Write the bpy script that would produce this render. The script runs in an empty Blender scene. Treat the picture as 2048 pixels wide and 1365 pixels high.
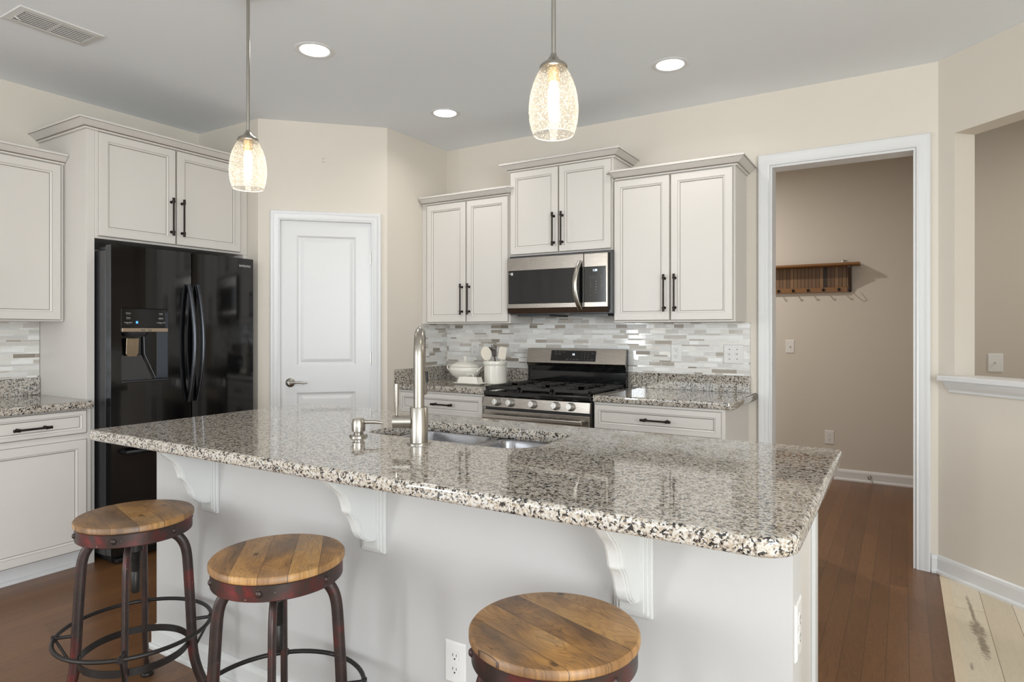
import bpy, bmesh, math, random
from math import pi, sin, cos, radians as R, sqrt
from mathutils import Vector, Matrix
from mathutils.geometry import tessellate_polygon

S = bpy.context.scene
COL = S.collection

# ------------------------------------------------------------------ camera, world, sun / large lights, exposure
cam_d = bpy.data.cameras.new('camera')
cam = bpy.data.objects.new('camera', cam_d); COL.objects.link(cam)
cam.location = (0, 0, 1.30)
cam.rotation_euler = (R(90), 0, R(31.446))
cam_d.sensor_width = 36.0
cam_d.lens = 36.0 * 1277.8 / 2048
cam_d.shift_y = (660.8 - 682.5) / 2048
cam_d.clip_start = 0.05
S.camera = cam

S.view_settings.view_transform = 'Standard'
S.view_settings.look = 'None'
S.view_settings.gamma = 1.0
S.view_settings.use_curve_mapping = False
S.view_settings.exposure = 0.34

W = bpy.data.worlds.new('world'); S.world = W; W.use_nodes = True
W.node_tree.nodes['Background'].inputs[0].default_value = (0.86, 0.93, 1.0, 1)
W.node_tree.nodes['Background'].inputs[1].default_value = 0.9


def area(name, loc, rot, sx, sy, power, col=(1, 1, 1), shape='RECTANGLE', spread=180):
    d = bpy.data.lights.new(name, 'AREA'); d.shape = shape; d.size = sx
    if shape == 'RECTANGLE': d.size_y = sy
    d.energy = power; d.color = col; d.spread = R(spread)
    o = bpy.data.objects.new(name, d); COL.objects.link(o)
    o.location = loc; o.rotation_euler = rot
    return o


# area lamps in unseen windows behind the camera; the right-hand two are added fill
DAY = (0.89, 0.955, 1.0)
area('daylight_rear_window', (-2.6, -3.93, 1.45), (R(90), 0, 0), 2.3, 2.0, 24, DAY)
area('fill_rear_right', (0.9, -3.93, 1.45), (R(90), 0, 0), 2.3, 2.0, 24, DAY)  # added fill from behind on the right, its window is made up
area('daylight_left_window', (-4.34, -3.42, 1.45), (R(90), 0, R(-90)), 1.0, 2.0, 104, DAY)
area('fill_right_side', (2.92, -1.6, 1.45), (R(90), 0, R(90)), 2.6, 2.0, 168, DAY)  # added fill that brightens the left wall cabinets, its window is made up
# lamps of the ceiling (the lens discs are built with the fixtures further down)
WARM = (1.0, 0.90, 0.76)


# ------------------------------------------------------------------ colour / material helpers
def lin(c):
    c = c / 255.0
    return c / 12.92 if c <= 0.04045 else ((c + 0.055) / 1.055) ** 2.4


def rgb(r, g, b): return (lin(r), lin(g), lin(b), 1.0)


def new_mat(name):
    m = bpy.data.materials.new(name); m.use_nodes = True
    return m, m.node_tree, m.node_tree.nodes['Principled BSDF']


def mat(name, col, rough=0.5, metal=0.0, spec=0.5, bump=0.0, bscale=200.0, emit=None, estr=0.0, coat=0.0, vary=0.0):
    m, nt, b = new_mat(name)
    b.inputs['Base Color'].default_value = col
    b.inputs['Roughness'].default_value = rough
    b.inputs['Metallic'].default_value = metal
    b.inputs['Specular IOR Level'].default_value = spec
    b.inputs['Coat Weight'].default_value = coat
    if emit:
        b.inputs['Emission Color'].default_value = emit
        b.inputs['Emission Strength'].default_value = estr
    tc = nt.nodes.new('ShaderNodeTexCoord')
    if bump:
        n = nt.nodes.new('ShaderNodeTexNoise'); n.inputs['Scale'].default_value = bscale
        n.inputs['Detail'].default_value = 3
        nt.links.new(tc.outputs['Object'], n.inputs['Vector'])
        bp = nt.nodes.new('ShaderNodeBump'); bp.inputs['Strength'].default_value = bump
        bp.inputs['Distance'].default_value = 0.002
        nt.links.new(n.outputs['Fac'], bp.inputs['Height']); nt.links.new(bp.outputs['Normal'], b.inputs['Normal'])
    if vary:
        n = nt.nodes.new('ShaderNodeTexNoise'); n.inputs['Scale'].default_value = 2.5
        nt.links.new(tc.outputs['Object'], n.inputs['Vector'])
        hs = nt.nodes.new('ShaderNodeHueSaturation'); hs.inputs['Color'].default_value = col
        mr = nt.nodes.new('ShaderNodeMapRange'); mr.inputs[3].default_value = 1 - vary; mr.inputs[4].default_value = 1 + vary
        nt.links.new(n.outputs['Fac'], mr.inputs[0]); nt.links.new(mr.outputs[0], hs.inputs['Value'])
        nt.links.new(hs.outputs[0], b.inputs['Base Color'])
    return m


class NT:
    """tiny node-graph writer"""
    def __init__(s, nt): s.nt = nt
    def n(s, t, **k):
        x = s.nt.nodes.new(t)
        for a, v in k.items(): setattr(x, a, v)
        return x
    def set(s, sock, v):
        if hasattr(v, 'links') or isinstance(v, bpy.types.NodeSocket): s.nt.links.new(v, sock)
        else: sock.default_value = v
    def m(s, op, a, b=None, c=None):
        x = s.n('ShaderNodeMath', operation=op); s.set(x.inputs[0], a)
        if b is not None: s.set(x.inputs[1], b)
        if c is not None: s.set(x.inputs[2], c)
        return x.outputs[0]
    def noise(s, vec, scale, detail=3, rough=.5, dist=0.0):
        x = s.n('ShaderNodeTexNoise'); s.set(x.inputs['Vector'], vec); x.inputs['Scale'].default_value = scale
        x.inputs['Detail'].default_value = detail; x.inputs['Roughness'].default_value = rough
        x.inputs['Distortion'].default_value = dist
        return x.outputs['Fac']
    def comb(s, x, y, z=0.0):
        c = s.n('ShaderNodeCombineXYZ')
        for i, v in enumerate((x, y, z)): s.set(c.inputs[i], v)
        return c.outputs[0]
    def sep(s, v):
        c = s.n('ShaderNodeSeparateXYZ'); s.set(c.inputs[0], v); return c.outputs
    def white(s, v):
        x = s.n('ShaderNodeTexWhiteNoise'); x.noise_dimensions = '3D'; s.set(x.inputs['Vector'], v); return x.outputs['Value']
    def ramp(s, f, stops, const=False):
        x = s.n('ShaderNodeValToRGB'); s.set(x.inputs[0], f)
        cr = x.color_ramp; cr.interpolation = 'CONSTANT' if const else 'LINEAR'
        while len(cr.elements) < len(stops): cr.elements.new(0.5)
        for e, (p, c) in zip(cr.elements, stops): e.position = p; e.color = c
        return x.outputs[0]
    def mix(s, f, a, b, mode='MIX'):
        x = s.n('ShaderNodeMix', data_type='RGBA', blend_type=mode)
        s.set(x.inputs[0], f); s.set(x.inputs[6], a); s.set(x.inputs[7], b)
        return x.outputs[2]
    def obj(s): return s.n('ShaderNodeTexCoord').outputs['Object']
    def bump(s, h, strength, dist=.002):
        b = s.n('ShaderNodeBump'); b.inputs['Strength'].default_value = strength; b.inputs['Distance'].default_value = dist
        s.set(b.inputs['Height'], h); return b.outputs['Normal']


def granite():
    m, nt, b = new_mat('speckled_granite'); g = NT(nt)
    o = g.obj()
    d = g.n('ShaderNodeVectorMath', operation='MULTIPLY_ADD')
    nz = g.n('ShaderNodeTexNoise'); nz.inputs['Scale'].default_value = 95; nz.inputs['Detail'].default_value = 3
    nt.links.new(o, nz.inputs['Vector'])
    nt.links.new(nz.outputs['Color'], d.inputs[0]); d.inputs[1].default_value = (.012,) * 3; nt.links.new(o, d.inputs[2])
    v = g.n('ShaderNodeTexVoronoi'); v.inputs['Scale'].default_value = 225
    nt.links.new(d.outputs[0], v.inputs['Vector'])
    r = g.sep(v.outputs['Color'])[0]
    cl = g.m('MULTIPLY_ADD', g.m('SUBTRACT', g.noise(o, 60, 2), .5), 1.5, r)
    col = g.ramp(cl, [(0.0, rgb(187, 180, 170)), (.26, rgb(195, 192, 188)), (.44, rgb(173, 160, 142)),
                      (.62, rgb(146, 134, 120)), (.75, rgb(92, 85, 79)), (.86, rgb(38, 37, 37))], const=True)
    nt.links.new(col, b.inputs['Base Color'])
    b.inputs['Roughness'].default_value = .035
    b.inputs['Specular IOR Level'].default_value = .75
    return m


def planks(name, width, length, stops, grain, gapcol, rough=.3, knots=False, axis='Y', bump=.12, gapw=.0012, offset=0.0, rings=0.0, stain=None):
    m, nt, b = new_mat(name); g = NT(nt)
    o = g.obj(); s = g.sep(o)
    a, c = (s[0], s[1]) if axis == 'Y' else (s[1], s[0])
    u = g.m('DIVIDE', g.m('SUBTRACT', a, offset), width); row = g.m('FLOOR', u)
    rr = g.white(g.comb(row, 3.7, 1.0))
    v = g.m('ADD', g.m('DIVIDE', c, length), g.m('MULTIPLY', rr, 7.3)); colm = g.m('FLOOR', v)
    pid = g.white(g.comb(row, colm, 5.0))
    fu = g.m('SUBTRACT', u, row); fv = g.m('SUBTRACT', v, colm)
    du = g.m('MULTIPLY', g.m('MINIMUM', fu, g.m('SUBTRACT', 1.0, fu)), width)
    dv = g.m('MULTIPLY', g.m('MINIMUM', fv, g.m('SUBTRACT', 1.0, fv)), length)
    gap = g.m('LESS_THAN', g.m('MINIMUM', du, dv), gapw)
    gv = g.comb(g.m('MULTIPLY', a, 1.0), g.m('MULTIPLY', c, .10), g.m('MULTIPLY', pid, 17.0))
    gn = g.noise(gv, 60, 5, .6, 1.2)
    g2 = g.noise(gv, 220, 3, .6)
    col = g.ramp(g.m('MULTIPLY_ADD', g.m('SUBTRACT', g.noise(gv, 14, 3, .5, 2.0), .5), .55, pid), stops)
    k = g.m('MULTIPLY', g.m('SUBTRACT', g.m('MULTIPLY_ADD', gn, .7, g.m('MULTIPLY', g2, .3)), .5), grain)
    if rings:
        rv = g.m('MULTIPLY_ADD', g.noise(g.comb(a, g.m('MULTIPLY', c, .22), g.m('MULTIPLY', pid, 17.0)), 13, 2), 13.0, g.m('MULTIPLY', a, 40.0))
        tri = g.m('ABSOLUTE', g.m('SUBTRACT', g.m('MULTIPLY', g.m('FRACT', rv), 2.0), 1.0))
        k = g.m('SUBTRACT', k, g.m('MULTIPLY', g.m('POWER', tri, 3.0), rings))
    hs = g.n('ShaderNodeHueSaturation'); g.set(hs.inputs['Color'], col); g.set(hs.inputs['Value'], g.m('ADD', 1.0, k))
    col = hs.outputs[0]
    if stain:
        # one large spalted knot: list of (x, y, half width, half length)
        o2 = g.comb(a, c); w1 = g.m('MULTIPLY', g.m('SUBTRACT', g.noise(o2, 55, 5, .65), .5), 4.2)
        tot = None
        for x_, y_, hw, hl, lean in stain:
            yy = g.m('SUBTRACT', c, y_); xx = g.m('SUBTRACT', g.m('SUBTRACT', a, x_), g.m('MULTIPLY', yy, lean))
            e = g.m('ADD', g.m('POWER', g.m('ABSOLUTE', g.m('DIVIDE', xx, hw)), 2.0), g.m('POWER', g.m('ABSOLUTE', g.m('DIVIDE', yy, hl)), 2.0))
            mr = g.n('ShaderNodeMapRange'); g.set(mr.inputs[0], g.m('ADD', e, w1)); mr.inputs[1].default_value = 1.30; mr.inputs[2].default_value = .20
            tot = mr.outputs[0] if tot is None else g.m('MAXIMUM', tot, mr.outputs[0])
        col = g.mix(g.m('MULTIPLY', tot, .72), col, rgb(104, 88, 68))
    if knots:
        kv = g.comb(g.m('MULTIPLY', a, 1.0), g.m('MULTIPLY', c, .38), g.m('MULTIPLY', pid, 9.0))
        kn = g.m('GREATER_THAN', g.noise(kv, 9, 4, .65), .665)
        kn2 = g.noise(kv, 9, 4, .65)
        kf = g.n('ShaderNodeMapRange'); g.set(kf.inputs[0], kn2); kf.inputs[1].default_value = .66; kf.inputs[2].default_value = .78
        col = g.mix(g.m('MULTIPLY', kf.outputs[0], .75), col, rgb(105, 88, 66))
    col = g.mix(gap, col, gapcol)
    nt.links.new(col, b.inputs['Base Color'])
    b.inputs['Roughness'].default_value = rough
    h = g.m('SUBTRACT', g.m('MULTIPLY', gn, .25), gap)
    nt.links.new(g.bump(h, bump, .003), b.inputs['Normal'])
    return m


def seat_wood():
    m, nt, b = new_mat('reclaimed_pine_seat'); g = NT(nt)
    o = g.obj(); s = g.sep(o); a, c = s[0], s[1]
    lv = g.n('ShaderNodeObjectInfo').outputs['Location']; ls = g.sep(lv); seed = g.m('MULTIPLY', ls[0], 3.1)
    wv = g.noise(g.comb(a, c, seed), 5, 2)
    u = g.m('DIVIDE', g.m('ADD', a, .031), .074); row = g.m('FLOOR', u); fu = g.m('SUBTRACT', u, row)
    pid = g.white(g.comb(row, g.m('ADD', seed, 2.0), 3.0))
    du = g.m('MULTIPLY', g.m('MINIMUM', fu, g.m('SUBTRACT', 1.0, fu)), .074)
    gap = g.m('LESS_THAN', du, .0006)
    off = g.m('ADD', g.m('MULTIPLY', pid, 23.0), seed)
    gv = g.comb(a, g.m('MULTIPLY', c, .09), off)
    low = g.noise(g.comb(a, g.m('MULTIPLY', c, .45), off), 11, 4, .6, .8)
    tone = g.m('MULTIPLY_ADD', g.m('SUBTRACT', pid, .5), .35, low)
    col = g.ramp(tone, [(.26, rgb(104, 76, 50)), (.40, rgb(140, 102, 62)), (.53, rgb(166, 122, 70)), (.66, rgb(186, 142, 86)), (.80, rgb(146, 122, 98))])
    # growth rings: thin dark lines running with the plank
    rg_ = g.m('MULTIPLY_ADD', g.noise(g.comb(a, g.m('MULTIPLY', c, .30), off), 14, 2), 16.0, g.m('MULTIPLY', a, 60.0))
    tri = g.m('ABSOLUTE', g.m('SUBTRACT', g.m('MULTIPLY', g.m('FRACT', rg_), 2.0), 1.0))
    ring = g.m('POWER', tri, 4.0)
    fine = g.noise(gv, 330, 4, .65)
    val = g.m('SUBTRACT', g.m('MULTIPLY_ADD', g.m('SUBTRACT', fine, .5), .75, 1.0), g.m('MULTIPLY', ring, .34))
    hs = g.n('ShaderNodeHueSaturation'); g.set(hs.inputs['Color'], col); g.set(hs.inputs['Value'], val); col = hs.outputs[0]
    # weathered grey patches, knots and dents
    wm = g.n('ShaderNodeMapRange'); g.set(wm.inputs[0], wv); wm.inputs[1].default_value = .45; wm.inputs[2].default_value = .72
    col = g.mix(g.m('MULTIPLY', wm.outputs[0], .55), col, rgb(116, 100, 86))
    kn = g.n('ShaderNodeTexVoronoi'); kn.inputs['Scale'].default_value = 11
    nt.links.new(g.comb(a, g.m('MULTIPLY', c, .75), off), kn.inputs['Vector'])
    km = g.n('ShaderNodeMapRange'); g.set(km.inputs[0], kn.outputs['Distance']); km.inputs[1].default_value = .13; km.inputs[2].default_value = .05
    col = g.mix(g.m('MULTIPLY', km.outputs[0], .8), col, rgb(52, 36, 28))
    col = g.mix(g.m('GREATER_THAN', g.noise(gv, 120, 3, .7), .70), col, rgb(66, 46, 33))
    col = g.mix(gap, col, rgb(70, 49, 34))
    nt.links.new(col, b.inputs['Base Color'])
    b.inputs['Roughness'].default_value = .40
    nt.links.new(g.bump(g.m('SUBTRACT', g.m('MULTIPLY', fine, .4), g.m('ADD', gap, g.m('MULTIPLY', ring, .2))), .3, .002), b.inputs['Normal'])
    return m


def mosaic(name, along):
    m, nt, b = new_mat(name); g = NT(nt)
    s = g.sep(g.obj()); a = s[along]; z = s[2]
    P = .0355; TH = .70
    u = g.m('DIVIDE', z, P); ru = g.m('FLOOR', u); f = g.m('SUBTRACT', u, ru)
    thin = g.m('GREATER_THAN', f, TH)
    row = g.m('ADD', g.m('MULTIPLY', ru, 2.0), thin)
    d1 = g.m('MINIMUM', f, g.m('ABSOLUTE', g.m('SUBTRACT', f, TH))); d1 = g.m('MINIMUM', d1, g.m('SUBTRACT', 1.0, f))
    dz = g.m('MULTIPLY', d1, P)
    rr = g.white(g.comb(row, 1.3, 0.0)); r2 = g.white(g.comb(row, 9.1, 2.0))
    L = g.m('MULTIPLY_ADD', r2, .07, .062)
    v = g.m('ADD', g.m('DIVIDE', a, L), g.m('MULTIPLY', rr, 11.0))
    # jitter of the joints so that lengths differ along a row
    c0 = g.m('FLOOR', v); fr = g.m('SUBTRACT', v, c0)
    j = g.m('MULTIPLY_ADD', g.white(g.comb(row, c0, 4.0)), .5, .25)
    right = g.m('GREATER_THAN', fr, j)
    tid = g.m('ADD', g.m('MULTIPLY', c0, 1.0), right)
    dx = g.m('MULTIPLY', g.m('ABSOLUTE', g.m('SUBTRACT', fr, j)), L)
    grout = g.m('LESS_THAN', g.m('MINIMUM', dx, dz), .0009)
    w = g.white(g.comb(row, tid, 8.0)); w2 = g.white(g.comb(row, tid, 21.0))
    col = g.ramp(w, [(0, rgb(232, 231, 228)), (.24, rgb(216, 214, 211)), (.42, rgb(203, 199, 194)), (.56, rgb(222, 219, 213)),
                     (.72, rgb(192, 185, 176)), (.84, rgb(164, 154, 142)), (.93, rgb(146, 136, 124)), (.975, rgb(222, 220, 216))], const=True)
    vein = g.noise(g.comb(g.m('MULTIPLY', a, .25), z, tid), 120, 4, .6, 1.0)
    hs = g.n('ShaderNodeHueSaturation'); g.set(hs.inputs['Color'], col)
    g.set(hs.inputs['Value'], g.m('MULTIPLY_ADD', g.m('SUBTRACT', vein, .5), .30, 1.0))
    col = g.mix(grout, hs.outputs[0], rgb(222, 219, 212))
    nt.links.new(col, b.inputs['Base Color'])
    glass = g.m('LESS_THAN', w2, .45)
    g.set(b.inputs['Roughness'], g.m('MULTIPLY_ADD', glass, -.28, .36))
    h = g.m('MULTIPLY_ADD', grout, -1.0, g.m('MULTIPLY', w2, .5))
    nt.links.new(g.bump(h, .35, .002), b.inputs['Normal'])
    return m


def brushed(name, col, rough, axis=0, metal=1.0, bump=.012, var=.07):
    m, nt, b = new_mat(name); g = NT(nt)
    s = g.sep(g.obj()); sc = [s[0], s[1], s[2]]
    sc[axis] = g.m('MULTIPLY', sc[axis], .02)
    n = g.noise(g.comb(*sc), 600, 2)
    b.inputs['Base Color'].default_value = col; b.inputs['Metallic'].default_value = metal
    g.set(b.inputs['Roughness'], g.m('MULTIPLY_ADD', n, var, rough - var / 2))
    if bump: nt.links.new(g.bump(n, bump, .001), b.inputs['Normal'])
    return m


def worn_iron():
    m, nt, b = new_mat('worn_red_black_iron'); g = NT(nt)
    o = g.obj()
    n = g.noise(o, 11, 5, .65, .4); n2 = g.noise(o, 160, 3)
    col = g.ramp(n, [(.30, rgb(40, 34, 31)), (.52, rgb(58, 44, 40)), (.62, rgb(82, 38, 35)), (.76, rgb(124, 40, 36))])
    ch = g.m('GREATER_THAN', n2, .73)
    col = g.mix(ch, col, rgb(150, 140, 130))
    nt.links.new(col, b.inputs['Base Color'])
    b.inputs['Roughness'].default_value = .38; b.inputs['Metallic'].default_value = .25
    nt.links.new(g.bump(n2, .15, .001), b.inputs['Normal'])
    return m


def seeded_glass():
    m = bpy.data.materials.new('seeded_glass'); m.use_nodes = True; nt = m.node_tree; nt.nodes.clear(); g = NT(nt)
    out = g.n('ShaderNodeOutputMaterial'); o = g.obj()
    v = g.n('ShaderNodeTexVoronoi'); v.inputs['Scale'].default_value = 165; nt.links.new(o, v.inputs['Vector'])
    seed = g.m('MULTIPLY', g.m('LESS_THAN', v.outputs['Distance'], .34), g.m('GREATER_THAN', g.sep(v.outputs['Color'])[0], .5))
    tr = g.n('ShaderNodeBsdfTransparent'); tr.inputs[0].default_value = (.985, .975, .955, 1)
    gl = g.n('ShaderNodeBsdfGlossy'); gl.inputs[1].default_value = .06
    tl = g.n('ShaderNodeBsdfTranslucent'); tl.inputs[0].default_value = (1, .96, .90, 1)
    df = g.n('ShaderNodeBsdfDiffuse'); df.inputs[0].default_value = (1, .97, .92, 1)
    lw = g.n('ShaderNodeLayerWeight'); lw.inputs['Blend'].default_value = .32
    m1 = g.n('ShaderNodeMixShader'); g.set(m1.inputs[0], g.m('MULTIPLY_ADD', g.m('POWER', lw.outputs['Facing'], 3.0), .28, .03))
    nt.links.new(tr.outputs[0], m1.inputs[1])
    mg = g.n('ShaderNodeMixShader'); mg.inputs[0].default_value = .6
    nt.links.new(gl.outputs[0], mg.inputs[1]); nt.links.new(tl.outputs[0], mg.inputs[2]); nt.links.new(mg.outputs[0], m1.inputs[2])
    ms = g.n('ShaderNodeMixShader'); ms.inputs[0].default_value = .5
    nt.links.new(tl.outputs[0], ms.inputs[1]); nt.links.new(df.outputs[0], ms.inputs[2])
    m2 = g.n('ShaderNodeMixShader'); g.set(m2.inputs[0], g.m('MULTIPLY_ADD', seed, .22, .030))
    nt.links.new(m1.outputs[0], m2.inputs[1]); nt.links.new(ms.outputs[0], m2.inputs[2])
    nt.links.new(m2.outputs[0], out.inputs[0])
    return m


M = {}
M['wall'] = mat('beige_wall_paint', rgb(219, 211, 199), .75, bump=.04, bscale=350)
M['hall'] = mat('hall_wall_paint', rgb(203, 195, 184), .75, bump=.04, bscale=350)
M['ceil'] = mat('flat_white_ceiling', rgb(237, 241, 245), .9, bump=.04, bscale=300)
M['trim'] = mat('white_semigloss_trim', rgb(222, 222, 222), .32)
M['itrim'] = mat('white_island_millwork', rgb(208, 208, 206), .36)
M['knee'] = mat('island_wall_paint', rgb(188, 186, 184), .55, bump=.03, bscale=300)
M['cab'] = mat('antique_white_cabinet', rgb(214, 209, 203), .38)
M['glaze'] = mat('brown_glaze', rgb(88, 76, 60), .5)
M['bronze'] = mat('oil_rubbed_bronze', rgb(44, 37, 33), .42, .7)
M['granite'] = granite()
M['floor'] = planks('dark_stained_planks', .0775, 1.15,
                    [(0, rgb(104, 70, 43)), (.5, rgb(113, 77, 47)), (1, rgb(122, 84, 52))], .60, rgb(56, 38, 25), .33, gapw=.0008, offset=.0215, rings=.16)
STAIN = [(.272, 3.62, .008, .22, -.03), (.278, 3.42, .026, .11, -.05), (.284, 3.26, .017, .13, -.02), (.228, 3.035, .006, .035, 0)]
M['light'] = planks('pale_knotty_planks', .1165, .95,
                    [(0, rgb(206, 192, 168)), (.5, rgb(214, 201, 178)), (1, rgb(222, 210, 190))], .16, rgb(120, 100, 76), .42, knots=True, offset=.2065, rings=.05, stain=STAIN)
M['strip'] = planks('pale_transition_board', .5, 3.0,
                    [(0, rgb(208, 190, 162)), (1, rgb(216, 200, 174))], .3, rgb(120, 100, 76), .42)
M['mosx'] = mosaic('glass_stone_mosaic', 0)
M['mosy'] = mosaic('glass_stone_mosaic_side', 1)
M['steel'] = brushed('brushed_stainless', rgb(160, 154, 147), .27, 0)
M['steelz'] = brushed('brushed_nickel', rgb(176, 171, 163), .25, 2, bump=0, var=.03)
M['bowl'] = brushed('satin_steel_bowl', rgb(146, 146, 149), .27, 0, bump=0, var=.04)
M['knob'] = mat('satin_silver_knob', rgb(212, 210, 206), .34, .85)
M['chrome'] = mat('polished_nickel', rgb(190, 186, 180), .14, 1.0)
M['blk'] = mat('gloss_black', rgb(17, 17, 18), .09, 0, .55)
M['blkmetal'] = mat('black_stainless', rgb(11, 10, 11), .08, 0, .6)
M['blkside'] = mat('dark_grey_side', rgb(48, 48, 50), .3)
M['blkmat'] = mat('cast_iron', rgb(38, 34, 32), .55)
M['void'] = mat('black_plastic', rgb(9, 9, 10), .5)
M['handle'] = mat('dark_chrome', rgb(70, 72, 76), .16, .9)
M['iron'] = worn_iron()
M['darkiron'] = mat('dark_iron', rgb(42, 38, 36), .42, .4, bump=.2, bscale=120)
M['wood'] = seat_wood()
M['bamboo'] = mat('bamboo_brown', rgb(128, 88, 48), .4, vary=.3)
M['bambood'] = planks('bamboo_slats', .030, 4.0, [(0, rgb(98, 70, 46)), (1, rgb(132, 100, 66))], .22, rgb(40, 27, 17), .5, bump=.4, gapw=.0022)
M['ceramic'] = mat('white_glazed_ceramic', rgb(232, 228, 218), .14, coat=.3)
M['plate'] = mat('white_plastic_plate', rgb(220, 218, 215), .28)
M['silicone'] = mat('cream_silicone', rgb(226, 216, 200), .45)
M['darkwood'] = mat('dark_stained_wood', rgb(62, 48, 40), .45, vary=.3)
M['nickel'] = mat('satin_nickel', rgb(168, 164, 156), .3, 1.0)
M['lens'] = mat('glowing_lens', rgb(255, 255, 255), .5, emit=(1, .97, .92, 1), estr=6.0)
M['bulb'] = mat('glowing_bulb', rgb(255, 240, 215), .5, emit=(1, .86, .66, 1), estr=22.0)
M['frost'] = mat('bulb_base', rgb(200, 170, 120), .4, .6)
M['led'] = mat('lit_display', rgb(220, 235, 255), .5, emit=(.75, .88, 1, 1), estr=1.6)
M['ledblue'] = mat('lit_blue_icon', rgb(60, 140, 255), .5, emit=(.10, .38, 1, 1), estr=1.0)
M['print'] = mat('printed_legend', rgb(190, 190, 188), .5)
M['printdim'] = mat('dim_printed_legend', rgb(120, 118, 114), .5)
M['glass'] = seeded_glass()
M['glassrim'] = mat('ground_glass_rim', rgb(240, 232, 220), .25)
M['slot'] = mat('dark_slot', rgb(30, 28, 26), .6)
M['vent'] = mat('white_vent_enamel', rgb(214, 214, 211), .5)
M['ventin'] = mat('duct_grey', rgb(52, 52, 50), .8)
M['rubber'] = mat('black_rubber', rgb(24, 22, 21), .7)
M['sky'] = mat('window_frame_white', rgb(235, 235, 233), .4)


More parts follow.
